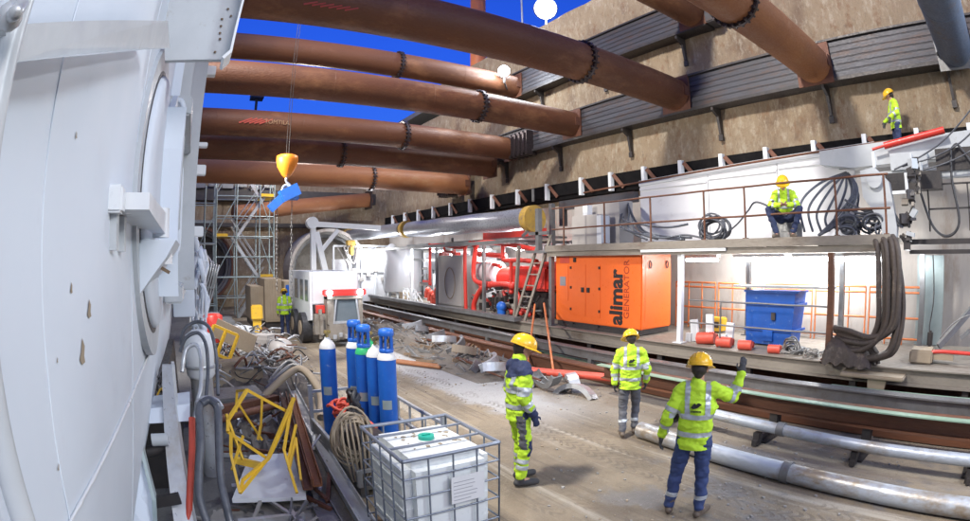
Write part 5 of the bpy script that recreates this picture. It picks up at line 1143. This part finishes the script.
# yellow frame
yf = thing('yellow_guard_rail', (.7, 5.5, .1), 'bent yellow tube guard frame standing on a white steel plate', 'guard rail')
def yb_(pl, w=.03):
    m = MB()
    for a, c_ in zip(pl[:-1], pl[1:]): m.bar(a, c_, w)
    return m
def py(x_, y_, Yv): return P(x_, y_, Y=Yv)
m = yb_([py(228, 420, 5.4), py(247, 390, 5.7), py(290, 413, 5.9), py(268, 459, 5.5), py(228, 432, 5.3), py(228, 420, 5.4)], .034)
m.bar(py(247, 390, 5.7), py(237, 391, 6.1), .03); m.bar(py(237, 391, 6.1), py(236, 412, 6.1), .03); m.bar(py(236, 400, 6.2), py(262, 440, 6.3), .028); m.build('upper_loop', 'yellow', yf)
m = yb_([py(231, 432, 5.3), py(231, 455, 5.2), py(240, 493, 4.95), py(243, 480, 5.1), py(268, 459, 5.4)])
m.bar(py(268, 459, 5.45), py(294, 398, 5.9), .034); m.bar(py(240, 493, 4.95), py(270, 456, 5.45), .028); m.bar(py(243, 436, 5.5), py(232, 470, 5.2), .026); m.build('front_leg', 'yellow', yf)
m = yb_([py(293, 398, 5.95), py(284, 450, 5.5), py(297, 493, 5.034)]); m.bar(py(296, 438, 5.7), py(289, 470, 5.3), .028); m.bar(py(296, 438, 5.7), py(301, 480, 5.2), .026); m.bar(py(296, 425, 5.9), py(288, 462, 5.4), .03); m.build('rear_leg', 'yellow', yf)
m = yb_([py(262, 398, 6.2), py(261, 425, 6.2), py(258, 440, 6.1)], .028); m.bar(py(236, 460, 6.0), py(262, 466, 6.0), .07, .08); m.bar(py(226, 414, 5.9), py(243, 460, 5.7), .03); m.build('cross_bar', 'yellow', yf)
m = MB(); m.add([], []); q = [P(a_, b_, Z=.22) for a_, b_ in ((232, 499), (306, 496), (302, 452), (250, 455))]
m.prism([(p.x, p.y) for p in q], .17, .22); q2 = [P(a_, b_, Z=.18) for a_, b_ in ((236, 503), (304, 503), (304, 497), (236, 497))]; m.build('base_plate', 'white', yf)
m = MB(); m.bb((.16, 4.86, 0), (.88, 4.92, .165)); m.bb((.2, 5.9, 0), (1.2, 6.0, .098)); m.build('plate_edge', 'galv', yf)
# channel rails along the rack
for k, (pts_, w_, h_, mt, lab) in enumerate((([(1.30, 2.6, .08), (1.60, 6.6, .08), (2.05, 11.8, .10)], .16, .10, 'galv', 'long pale channel rail lying along the foot of the rack'), ([(1.02, 5.2, .28), (1.42, 8.6, .45)], .10, .12, 'rustbeam', 'rusty square section lying on the scrap, left one of the pair'), ([(1.16, 5.3, .26), (1.62, 8.8, .36)], .10, .10, 'rust2', 'rusty square section lying on the scrap, right one of the pair'), ([(1.0, 2.4, .05), (1.15, 5.2, .06)], .22, .05, 'steel', 'grey flat steel strip beside the channel rail'))):
    m = MB()
    for a, c_ in zip(pts_[:-1], pts_[1:]):
        m.bar(a, c_, w_, .02)
        for sgn in (-1, 1): o_ = V((sgn*w_/2, 0, h_/2)); m.bar(V(a)+o_, V(c_)+o_, .015, h_)
    one(m, 'steel_section', mt, lab, 'steel section')
m = MB(); random.seed(33)
for k in range(34):
    p = V((random.uniform(.7, 1.25), random.uniform(4.0, 7.6), random.uniform(.05, .16))); a = random.gauss(1.4, .7); l = random.uniform(.15, .8); m.bar(p, p+V((math.cos(a)*l, math.sin(a)*l, .03)), random.uniform(.02, .06), mi=random.choice((0, 1, 2)))
tag(m.build('debris', ['galv', 'rustdk', 'steel']), 'loose bars and offcuts between the yellow frame and the channel rail', 'scrap', kind='stuff')
m = MB(); m.bar((-.1, 7.6, .55), (1.3, 8.6, .45), .14, .12); m.cyl((0, 7.0, .6), (1.2, 8.0, .5), .06, 10); one(m, 'dark_beam', 'rustdk', 'dark oily beam lying across the floor behind the yellow frame', 'beam')
m = MB(); m.box((.35, 9.4, .2), (1.6, .9, .4), rot=.1, b=.03); one(m, 'steel_plate_stack', 'steel', 'low stack of grey plates in front of the brown chest', 'plates')

# ================================================================== PEOPLE
def capsule(m, a, c, r0, r1, fx=1., side=None, n=18):
    a, c = V(a), V(c); d = c-a; L = d.length; t = d.normalized() if L > 1e-6 else V((0, 0, 1))
    s = V(side) if side else (V((1, 0, 0)) if abs(t.x) < .9 else V((0, 1, 0)))
    s = (s-t*s.dot(t)).normalized(); w = t.cross(s); rings = []
    for k in range(5): q = math.pi/2*k/4; rings.append((a-t*r0*math.cos(q), r0*math.sin(q)+1e-4))
    for k in range(1, 5): rings.append((a+d*k/5, r0+(r1-r0)*k/5))
    for k in range(5): q = math.pi/2*k/4; rings.append((c+t*r1*math.sin(q), r1*math.cos(q)+1e-4))
    o = [p+(s*math.cos(2*math.pi*j/n)*fx+w*math.sin(2*math.pi*j/n))*r for p, r in rings for j in range(n)]
    K = len(rings); fs = [(i*n+j, i*n+(j+1) % n, (i+1)*n+(j+1) % n, (i+1)*n+j) for i in range(K-1) for j in range(n)]+[tuple(range(n))[::-1], tuple((K-1)*n+j for j in range(n))]
    m.add(o, fs, 0, True)
def fuse(m, vox, smooth=2, wr=0., seed=0, freq=9.):
    me = bpy.data.meshes.new('tmp'); me.from_pydata(m.v, [], m.f); bm = bmesh.new(); bm.from_mesh(me); bmesh.ops.recalc_face_normals(bm, faces=bm.faces[:]); bm.to_mesh(me); bm.free()
    o = bpy.data.objects.new('tmp', me); COL.objects.link(o)
    md = o.modifiers.new('r', 'REMESH'); md.mode = 'VOXEL'; md.voxel_size = vox
    md = o.modifiers.new('s', 'SMOOTH'); md.iterations = smooth; md.factor = .5
    dg = bpy.context.evaluated_depsgraph_get(); out = bpy.data.meshes.new_from_object(o.evaluated_get(dg)); bpy.data.objects.remove(o)
    if wr:
        out.update(); ns = [v.normal.copy() for v in out.vertices]
        for v, nn in zip(out.vertices, ns):
            p = v.co; q = noise.noise(V((p.x*freq+seed, p.y*freq, p.z*freq*1.9)))+.5*noise.noise(V((p.x*freq*2.3, p.y*freq*2.3+seed, p.z*freq*4)))
            v.co = p+nn*q*wr
    out.materials.clear()
    for p in out.polygons: p.use_smooth = True
    return out
def band(me, pt, nrm, w, rad=9., off=.005):
    nrm = V(nrm).normalized(); pt = V(pt); bm = bmesh.new(); bm.from_mesh(me)
    bmesh.ops.bisect_plane(bm, geom=bm.verts[:]+bm.edges[:]+bm.faces[:], plane_co=pt+nrm*w/2, plane_no=nrm, clear_outer=True)
    bmesh.ops.bisect_plane(bm, geom=bm.verts[:]+bm.edges[:]+bm.faces[:], plane_co=pt-nrm*w/2, plane_no=nrm, clear_inner=True)
    bmesh.ops.delete(bm, geom=[v for v in bm.verts if (v.co-pt).length > rad], context='VERTS')
    bm.normal_update(); ns = {v: v.normal.copy() for v in bm.verts}
    for v, n_ in ns.items(): v.co += n_*off
    vs = [v.co.copy() for v in bm.verts]; bm.verts.index_update(); fs = [[v.index for v in f.verts] for f in bm.faces]; bm.free(); return vs, fs
def patch(me, test, off=.004):
    bm = bmesh.new(); bm.from_mesh(me); bm.normal_update()
    bmesh.ops.delete(bm, geom=[f for f in bm.faces if not test(f.calc_center_median(), f.normal)], context='FACES')
    for v in bm.verts: pass
    bm.normal_update(); ns = {v: v.normal.copy() for v in bm.verts}
    for v, n_ in ns.items(): v.co += n_*off
    seen = set(); big = []
    for f in bm.faces:
        if f in seen: continue
        st = [f]; isl = []; seen.add(f)
        while st:
            g_ = st.pop(); isl.append(g_)
            for e_ in g_.edges:
                for h_ in e_.link_faces:
                    if h_ not in seen: seen.add(h_); st.append(h_)
        big.append(isl)
    if big:
        mxn = max(len(i_) for i_ in big); kill = [f for i_ in big if len(i_) < .99*mxn for f in i_]
        bmesh.ops.delete(bm, geom=kill, context='FACES')
    bm.verts.index_update(); vs = [v.co.copy() for v in bm.verts]; fs = [[v.index for v in f.verts] for f in bm.faces]; bm.free(); return vs, fs
def ob(me, name, mt, parent):
    me.materials.clear(); me.materials.append(M[mt]); o = bpy.data.objects.new(name, me); COL.objects.link(o); o.parent = parent; return o
def obm(vf, name, mt, parent):
    me = bpy.data.meshes.new(name); me.from_pydata([tuple(v) for v in vf[0]], [], vf[1])
    for p in me.polygons: p.use_smooth = True
    return ob(me, name, mt, parent)
STAND = dict(hip=(.095, 0, .92), knee=(.11, .02, .50), ank=(.12, -.02, .09), toe=(.15, .14, .05), pel=(0, 0, .97), chest=(0, 0, 1.28), neck=(0, .0, 1.50), head=(0, .03, 1.655), sh=(.185, 0, 1.43), el=(.25, -.03, 1.14), wr=(.26, .06, .89), hd=(0, .3, -1))
def person(loc, rz, label, pose=None, s=1., trou='navy', jack='hivis', style='plain', boot='boot', gl=True, seed=1):
    J = {}
    for k, v in STAND.items():
        v = V(v)
        if k in ('hip', 'knee', 'ank', 'toe', 'sh', 'el', 'wr', 'hd'): J[k+'R'] = v.copy(); J[k+'L'] = V((-v.x, v.y, v.z))
        else: J[k] = v
    for k, v in (pose or {}).items(): J[k] = V(v)
    vox = .011 if s > .5 else .02
    fwd = J.get('face', V((0, 1, 0))).normalized()
    up = (J['head']-J['neck']).normalized(); fwd = (fwd-up*fwd.dot(up)).normalized(); rt = fwd.cross(up)
    hT = frame(rt, fwd, up, J['head'])
    b = MB()
    # skull, jaw, nose, ears
    def hp(x, y, z): return hT @ V((x, y, z))
    capsule(b, hp(0, -.02, .02), hp(0, .012, .03), .082, .080); capsule(b, hp(0, .035, -.05), hp(0, .055, -.085), .052, .034); capsule(b, hp(0, .088, .0), hp(0, .108, -.028), .011, .015)
    capsule(b, hp(0, .08, -.058), hp(0, .086, -.058), .02, .012)
    for e in (-1, 1): capsule(b, hp(e*.082, -.005, .012), hp(e*.084, -.008, -.022), .016, .010)
    capsule(b, J['neck']-V((0, 0, .04)), hp(0, -.015, -.05), .056, .054)
    # torso and limbs
    cdir = (J['shR']-J['shL']).normalized()
    capsule(b, J['pel'], J['chest'], .105, .118, 1.3, cdir); capsule(b, J['chest'], J['neck']-(J['neck']-J['chest'])*.25, .118, .075, 1.35, cdir)
    for sd in 'RL':
        capsule(b, J['sh'+sd], J['el'+sd], .048, .040); capsule(b, J['el'+sd], J['wr'+sd], .040, .027)
        capsule(b, J['hip'+sd], J['knee'+sd], .080, .052); capsule(b, J['knee'+sd], J['ank'+sd], .052, .036); capsule(b, J['ank'+sd], J['toe'+sd], .036, .034)
    body = fuse(b, vox, 2)
    # hands, five fingers each, welded into the same mesh
    hms = []
    for sd in 'RL':
        hb = MB()
        w = J['wr'+sd]; d = J['hd'+sd].normalized(); e = 1 if sd == 'R' else -1
        pn = J.get('palm'+sd, V((-e, 0, 0))); pn = (pn-d*pn.dot(d)).normalized(); sx_ = d.cross(pn)*1.0
        thumbside = J.get('thumb'+sd, fwd); sx_ = sx_ if sx_.dot(thumbside) > 0 else -sx_
        capsule(hb, w-d*.02, w+d*.02, .026, .030, 1.2, sx_, 10); capsule(hb, w+d*.03, w+d*.085, .028, .020, 1.65, sx_, 12)
        for k, L_ in enumerate((.072, .082, .076, .058)):
            q = w+d*.095+sx_*(.030-.020*k); c1 = q+d*L_*.45+pn*.008; c2 = c1+(d*.8+pn*.6)*L_*.32; c3 = c2+(d*.4+pn*.9)*L_*.25
            capsule(hb, q, c1, .0095, .009, n=8); capsule(hb, c1, c2, .009, .008, n=8); capsule(hb, c2, c3, .008, .007, n=8)
        q = w+d*.035+sx_*.036; c1 = q+(d*.6+sx_*.6)*.042; c2 = c1+(d*.9+pn*.3)*.03; capsule(hb, q, c1, .012, .010, n=8); capsule(hb, c1, c2, .010, .008, n=8); hms.append(fuse(hb, .0055, 1))
    bm = bmesh.new(); bm.from_mesh(body)
    if not gl: [bm.from_mesh(h) for h in hms]
    bm.to_mesh(body); bm.free(); 
    for p in body.polygons: p.use_smooth = True
    root = ob(body, 'person', 'skin', None); root.location = loc; root.rotation_euler = (0, 0, rz); root.scale = (s, s, s); tag(root, label, 'person')
    if gl: [ob(h, 'glove', 'glove' if style != 'navy' else 'navy', root) for h in hms]
    # eyes, hair
    for e in (-1, 1):
        m = MB(); m.ball(hp(e*.03, .079, .012), .010, n=8); o = m.build('eye', 'eye'); o.parent = root
    m = MB(); capsule(m, hp(0, -.035, .012), hp(0, -.02, .03), .085, .086); capsule(m, hp(0, -.05, -.045), hp(0, -.05, 0), .05, .07); o = m.build('hair', 'hair'); o.parent = root
    # helmet
    m = MB(); prof = [(.148*math.cos(a), .132*math.sin(a)+.0) for a in [math.pi/2*k/9 for k in range(10)]]; prof[-1] = (.002, .132)
    T = hT @ Matrix.Translation((0, .0, .045)) @ Matrix.Rotation(R(-6), 4, 'X') @ Matrix.Diagonal((.90, 1.06, 1, 1)); m.lathe([(.14, -.012)]+prof, 28, T=T)
    for k, w_ in ((-.028, .008), (.028, .008)):
        m.tube([T @ V((k, .147*math.cos(a)*.97, .131*math.sin(a)*.97)) for a in [R(25+13*i) for i in range(11)]], w_, 6)
    br = []; n = 22; T2 = T
    o_ = []; fs = []
    for i in range(n+1):
        a = R(-15+210*i/n); ex = .02+.055*max(0, math.sin(a))
        for q, zz in ((.135, .004), (.146+ex, -.014), (.146+ex, -.020), (.135, -.010)): o_.append((q*math.cos(a), q*math.sin(a), zz))
    for i in range(n):
        for q in range(4): fs.append((i*4+q, i*4+(q+1) % 4, i*4+4+(q+1) % 4, i*4+4+q))
    m.add(o_, fs, 0, False, T); m.lathe([(.150, -.016), (.153, -.008), (.15, .0)], 28, T=T, cap=False)
    h_ = m.build('helmet', 'helmet'); h_.parent = root
    # jacket
    j = MB(); hem = J.get('hem', J['pel']-(J['chest']-J['pel']).normalized()*.13)
    capsule(j, hem-(J['chest']-J['pel']).normalized()*.12, J['pel'], .142, .142, 1.30, cdir); capsule(j, J['pel'], J['chest'], .142, .152, 1.28, cdir); capsule(j, J['chest'], J['neck']-(J['neck']-J['chest'])*.28, .15, .10, 1.5, cdir)
    capsule(j, J['shR']+(J['neck']-J['shR'])*.25, J['shL']+(J['neck']-J['shL'])*.25, .085, .085); capsule(j, J['neck']-V((0, 0, .05)), J['neck']+V((0, -.005, .03)), .080, .072)
    for sd in 'RL':
        capsule(j, J['sh'+sd], J['el'+sd], .078, .066); capsule(j, J['el'+sd], J['wr'+sd]-(J['wr'+sd]-J['el'+sd])*.06, .066, .050)
    jm = fuse(j, vox, 3, .017, seed, 8.)
    # cut the hem flat
    bm = bmesh.new(); bm.from_mesh(jm); ax = (J['chest']-J['pel']).normalized(); hp_ = hem
    armok = [J['elR'], J['elL'], J['wrR'], J['wrL']]
    dl = [v for v in bm.verts if (v.co-hp_).dot(ax) < 0 and ((v.co-hem)-ax*((v.co-hem).dot(ax))).length < .225 and min((v.co-q).length for q in armok) > .09]
    bmesh.ops.delete(bm, geom=dl, context='VERTS'); bm.to_mesh(jm); bm.free()
    jo = ob(jm, 'jacket', jack, root)
    tp = []
    for h_ in (.08, .27) if style != 'sit' else (.12, .28):
        q = J['pel']+ax*(h_-.04); vf = band(jm, q, ax, .052, .30)
        # keep torso only
        tp.append(vf)
    for sd in 'RL':
        d = (J['wr'+sd]-J['el'+sd]).normalized(); tp.append(band(jm, J['el'+sd]+d*.10, d, .048, .12)); d = (J['el'+sd]-J['sh'+sd]).normalized(); tp.append(band(jm, J['sh'+sd]+d*.20, d, .048, .12))
    mm = MB(); [mm.add(v_, f_, 0, True) for v_, f_ in tp]; me = bpy.data.meshes.new('tape'); me.from_pydata([tuple(v) for v in mm.v], [], mm.f); obm((mm.v, mm.f), 'reflective_tape', 'tape', jo)
    # shoulder braces
    up0 = J['pel']+ax*.25
    for e in (-1, 1):
        vf = patch(jm, lambda c, n_: abs((c-J['neck']).dot(cdir)-e*.105) < .026 and (c-up0).dot(ax) > 0 and abs((c-J['neck']).dot(cdir)) < .15, .005); obm(vf, 'shoulder_tape', 'tape', jo)
    if style == 'navy':
        vf = patch(jm, lambda c, n_: (c-J['neck']).dot(ax) > -.17+.3*abs((c-J['neck']).dot(cdir)) and abs((c-J['neck']).dot(cdir)) < .27, .008)
        vf2 = patch(jm, lambda c, n_: (c-hem).dot(ax) < .0 and ((c-hem)-ax*(c-hem).dot(ax)).length < .21, .007); obm(vf, 'navy_yoke', 'navy', jo); obm(vf2, 'navy_hem', 'navy', jo)
        for sd in 'RL':
            d = (J['wr'+sd]-J['el'+sd]).normalized(); obm(band(jm, J['wr'+sd]-d*.03, d, .09, .12, .007), 'cuff', 'navy', jo)
        m = MB(); capsule(m, J['neck']-V((0, .0, .03)), J['neck']+V((0, 0, .05)), .085, .08); cm = fuse(m, .012, 2); ob(cm, 'collar', 'hivis', jo)
    if style in ('logo',):
        p = J['chest']+ax*.06-V((0, .2, 0)); m = MB()
        yb0 = min(v.co.y for v in jm.vertices if abs(v.co.z-p.z) < .04 and abs(v.co.x) < .06)-.004
        T = frame((1, 0, 0), (0, 0, 1), (0, -1, 0), (0, yb0, J['chest'].z+.04)); m.prism([(-.055, -.015), (-.02, .03), (.0, .015), (.02, .035), (.055, .02), (.03, -.005), (.01, -.02), (-.03, -.03)], -.006, .004, T=T)
        for k in range(8): m.prism([(-.05+.0135*k, -.066), (-.042+.0135*k, -.066), (-.040+.0135*k, -.048), (-.05+.0135*k, -.048)], -.006, .003, T=T)
        o = m.build('back_emblem', 'ink'); o.parent = jo
    # trousers
    t = MB(); capsule(t, (J['hipR']+J['hipL'])/2+V((0, 0, .04)), J['pel'], .118, .12, 1.35, cdir)
    for sd in 'RL':
        an = J['ank'+sd]+(J['knee'+sd]-J['ank'+sd])*.10; capsule(t, J['hip'+sd], J['knee'+sd], .100, .075); capsule(t, J['knee'+sd], an, .074, .062)
    tm = fuse(t, vox, 2, .016, seed+5, 8.); to = ob(tm, 'trousers', trou, root)
    for sd in 'RL':
        d = (J['ank'+sd]-J['knee'+sd]).normalized()
        if style in ('navy', 'logo', 'cband') or trou == 'hivis':
            obm(band(tm, J['knee'+sd]+d*.24, d, .05, .12), 'leg_tape', 'tape', to)
        if style == 'navy':
            obm(band(tm, J['knee'+sd]+d*.16, d, .05, .12), 'leg_tape', 'tape', to)
            k_ = J['knee'+sd]; vf = patch(tm, lambda c, n_: abs(c.z-k_.z) < .10 and n_.y > .15 and (c-k_).length < .15, .006); obm(vf, 'knee_patch', 'navy', to)
            vf = patch(tm, lambda c, n_: k_.z < c.z < k_.z+.42 and n_.y < -.1 and abs(n_.x) > .35 and (c.x-k_.x)*(1 if sd == 'R' else -1) > .02, .004); obm(vf, 'side_panel', 'greytr', to)
    # boots
    for sd in 'RL':
        m = MB(); a_, k_, t_ = J['ank'+sd], J['knee'+sd], J['toe'+sd]; d = (t_-a_); d.z = 0; d = d.normalized()
        capsule(m, a_+(k_-a_).normalized()*.10, a_, .056, .052); hl = V((a_.x, a_.y, a_.z-.035))-d*.035; capsule(m, hl, hl+d*.10, .044, .046); capsule(m, hl+d*.10, hl+d*.235-V((0, 0, .006)), .048, .040)
        bmz = fuse(m, .009, 2); 
        zb = a_.z-.082
        for v in bmz.vertices: v.co.z = max(v.co.z, zb)
        ob(bmz, 'boot', boot, root)
    return root
fz = R
eh = P(889, 89.5, X=12.30)
# A: standing in profile, looking along the road
A_ = person((3.52, 4.80, 0), R(-104), 'person in hi-vis suit with navy shoulders, standing in profile by the white tank',
  dict(elR=(.235, -.05, 1.15), wrR=(.24, .08, .93), elL=(-.235, -.03, 1.15), wrL=(-.22, .12, .93), kneeR=(.11, .04, .50), ankR=(.11, -.02, .09), toeR=(.13, .15, .05), ankL=(-.12, .06, .09), toeL=(-.14, .22, .05), kneeL=(-.11, .07, .50), head=(0, .045, 1.65), face=(.0, 1, -.12), hdR=(0, .35, -1), hdL=(0, .3, -1)), 1.04, 'hivis', 'hivis', 'navy', 'glove', True, 3)
# B: walking away
B_ = person((5.90, 5.15, 0), R(-44), 'person in hi-vis jacket and dark grey trousers walking away beside the galvanised pipe end',
  dict(ankR=(.12, .10, .09), kneeR=(.12, .16, .50), toeR=(.14, .26, .05), ankL=(-.10, -.14, .11), kneeL=(-.10, .03, .50), toeL=(-.12, .02, .05), elR=(.27, -.05, 1.16), wrR=(.27, .08, .93), elL=(-.27, .02, 1.16), wrL=(-.26, -.02, .92), face=(-.15, 1, -.25), head=(-.01, .05, 1.645)), .935, 'greytr', 'hivis', 'logo', 'boot', True, 11)
# C: waving, right arm up
C_ = person((4.30, 2.82, 0), R(-60), 'person in hi-vis jacket and blue jeans seen from behind waving the right arm',
  dict(elR=(.37, .12, 1.36), wrR=(.44, .16, 1.60), hdR=(.12, .1, 1), palmR=(0, 1, 0), thumbR=(-1, 0, 0), elL=(-.29, -.06, 1.17), wrL=(-.35, .03, .93), hdL=(-.1, .1, -1), ankR=(.15, .0, .09), ankL=(-.19, .06, .09), kneeR=(.13, .03, .50), kneeL=(-.16, .06, .50), toeR=(.22, .14, .05), toeL=(-.22, .22, .05), face=(.1, 1, -.2), shR=(.185, .01, 1.45)), 1.0, 'jeans', 'hivis', 'logo', 'boot', True, 19)
# D: seated on the walkway
D_ = person((10.05, 4.42, 3.135), R(112), 'person in yellow helmet sitting on the walkway with elbows on knees looking at a phone',
  dict(hem=(0, .01, .53), pel=(0, -.02, .46), hipR=(.10, 0, .42), hipL=(-.10, 0, .42), kneeR=(.34, .36, .58), kneeL=(-.34, .36, .58), ankR=(.16, .36, .09), ankL=(-.16, .36, .09), toeR=(.22, .52, .05), toeL=(-.22, .52, .05), chest=(0, .08, .76), neck=(0, .20, .98), head=(0, .27, 1.11), shR=(.19, .16, .90), shL=(-.19, .16, .90), elR=(.29, .30, .68), elL=(-.29, .30, .68), wrR=(.07, .46, .66), wrL=(-.07, .46, .66), hdR=(-.6, .4, .1), hdL=(.6, .4, .1), palmR=(0, 0, 1), palmL=(0, 0, 1), thumbR=(0, 1, 0), thumbL=(0, 1, 0), face=(0, .75, -.75)), 1.0, 'navy', 'hivis', 'sit', 'boot', False, 23)
m = MB(); m.bb((11.75, .9, eh.z-1.86), (12.5, 3.6, eh.z-1.805)); one(m, 'catwalk', 'steel', 'narrow steel catwalk behind the white channel under the standing worker', 'catwalk')
m = MB(); m.bb((10.02, 4.15, 3.135), (10.42, 4.75, 3.50), b=.03); m.bb((10.0, 4.3, 3.3), (10.02, 4.5, 3.36)); one(m, 'tool_box', 'steel', 'low grey steel box the seated worker sits on', 'box')
m = MB(); m.box((9.62, 4.52, 3.84), (.02, .08, .15), rot=Matrix.Rotation(.5, 4, 'Y')); one(m, 'phone', 'ink', 'small dark phone in the hands of the seated worker', 'phone')
# E: on the ledge
E_ = person((12.30, eh.y-.03, eh.z-1.80), R(28), 'person in hi-vis jacket standing high up by the wall ledge, seen from the waist up',
  dict(face=(.6, 1, -.3), head=(.01, .05, 1.64), elR=(.26, .05, 1.18), wrR=(.2, .25, 1.05), elL=(-.26, .0, 1.18), wrL=(-.22, .2, 1.08)), 1.0, 'navy', 'hivis', 'plain', 'boot', True, 31)
# F: far away on the road
F_ = person((3.38, 19.0, 0), R(-5), 'distant person in hi-vis jacket walking away beside the white service vehicle', None, .98, 'navy', 'hivis', 'plain', 'boot', True, 37)

# ================================================================== LIGHT
w = bpy.data.worlds.new('World'); sc.world = w; w.use_nodes = True
N, L = w.node_tree.nodes, w.node_tree.links; bg = N['Background']
sk = N.new('ShaderNodeTexSky'); sk.sky_type = 'NISHITA'; sk.sun_disc = False; sk.sun_elevation = R(9); sk.sun_rotation = R(200); sk.air_density = 2.0; sk.ozone_density = 6
mx = N.new('ShaderNodeMix'); mx.data_type = 'RGBA'; mx.blend_type = 'MULTIPLY'; mx.inputs[0].default_value = 1; mx.inputs[7].default_value = (.22, .46, 2.1, 1)
L.new(sk.outputs[0], mx.inputs[6]); L.new(mx.outputs[2], bg.inputs[0]); bg.inputs[1].default_value = .15
def light(kind, loc, energy, aim=None, size=.3, col=(1, .97, .93), blend=.4, angle=120, name='work_light'):
    l = bpy.data.lights.new(name, kind); l.energy = energy; l.color = col
    if kind in ('POINT', 'SPOT'): l.shadow_soft_size = size
    if kind == 'SPOT': l.spot_size = R(angle); l.spot_blend = blend
    if kind == 'AREA': l.size = size
    if kind == 'SUN': l.angle = size
    o = bpy.data.objects.new(name, l); COL.objects.link(o); o.location = loc
    if aim: o.rotation_euler = (V(aim)-V(loc)).to_track_quat('-Z', 'Y').to_euler()
    return o
light('SUN', (0, 0, 30), .35, (2, 3, 0), R(8), (.75, .85, 1), name='dusk_sun')
light('SPOT', (-3.5, 6.3, 16.5), 18500, (11, 7, 4), .9, (1, .94, .86), angle=110, name='flood_over_left_wall')
light('SPOT', (10.5, -7, 9), 4200, (0, 4, 2.5), 1.5, (.84, .93, 1), angle=120, name='flood_behind_right')
light('SPOT', (-1.6, 11.2, 5.6), 3600, (9.7, 9.8, 1.3), .5, (1, .94, .86), angle=75, name='generator_fill')  # added unseen lamp, brightens the generator front
light('SPOT', (-.2, 11.5, 5.4), 1300, (3.6, 19, 1.0), .4, (.95, .97, 1), angle=60, name='worker_fill')  # added unseen lamp, brightens the distant worker and vehicle side
light('POINT', (13.3, 15.6, 13.9), 3600, None, .3, (.9, .95, 1), name='visible_flood')
light('SPOT', (3, -6, 7), 2200, (7, 9, 2), 2.6, (1, .95, .88), angle=120, name='flood_behind_camera')
light('POINT', (sp.x-.3, sp.y-.4, sp.z-.1), 260, None, .2, (.9, .95, 1), name='small_flood')
light('POINT', (5, 24, 9.5), 1900, None, .8, (1, .93, .85), name='far_fill')  # unseen light, strengthened to brighten the far wall and scaffold
for x, y, z, e in ((11.7, 4.0, 2.6, 260), (11.8, 6.3, 2.6, 260), (11.0, 1.6, 2.6, 50), (10.6, 15, 2.9, 150), (10.4, 20.8, 3.0, 260), (9.2, 25.5, 3.1, 260), (10.4, 29.5, 3.0, 240)):
    light('POINT', (x, y, z), e, None, .25, (.95, .97, 1), name='gantry_lamp')
sc.view_settings.view_transform = 'Standard'; sc.view_settings.look = 'None'; sc.view_settings.exposure = 0; sc.view_settings.gamma = 1
sc.render.engine = 'CYCLES'; sc.cycles.use_denoising = True; sc.cycles.max_bounces = 6; sc.cycles.sample_clamp_indirect = 6
def split_islands(o, most=24):
    me = o.data; n = len(me.vertices); par = list(range(n))
    def fd(a):
        while par[a] != a: par[a] = par[par[a]]; a = par[a]
        return a
    for e in me.edges:
        a, b_ = fd(e.vertices[0]), fd(e.vertices[1])
        if a != b_: par[a] = b_
    gr = {}
    for p in me.polygons: gr.setdefault(fd(p.vertices[0]), []).append(p.index)
    if not 1 < len(gr) <= most: return
    for k, fl in enumerate(list(gr.values())[1:]):
        fl = set(fl); c = o.copy(); c.data = me.copy(); COL.objects.link(c); bm = bmesh.new(); bm.from_mesh(c.data); bm.faces.ensure_lookup_table()
        bmesh.ops.delete(bm, geom=[f for f in bm.faces if f.index not in fl], context='FACES'); bm.to_mesh(c.data); bm.free()
    fl = set(list(gr.values())[0]); bm = bmesh.new(); bm.from_mesh(me); bmesh.ops.delete(bm, geom=[f for f in bm.faces if f.index not in fl], context='FACES'); bm.to_mesh(me); bm.free()
SPLIT = ('shoulder_tape', 'ledger', 'plate_edge', 'rust_fleck', 'tube_lamp', 'hinge', 'cabinet_door', 'hanger', 'fitting', 'front_fitting', 'diagonal', 'rope', 'handrail', 'glare_panel', 'valve_row', 'small_pump', 'corner_tube', 'window_frame', 'arm_bracket', 'dark_panel', 'diagonal_brace', 'base')
for o in list(bpy.data.objects):
    if o.type == 'MESH' and o.parent and not o.children and o.name.split('.')[0] in SPLIT: split_islands(o)
for o in bpy.data.objects:
    if '_local' in o: del o['_local']
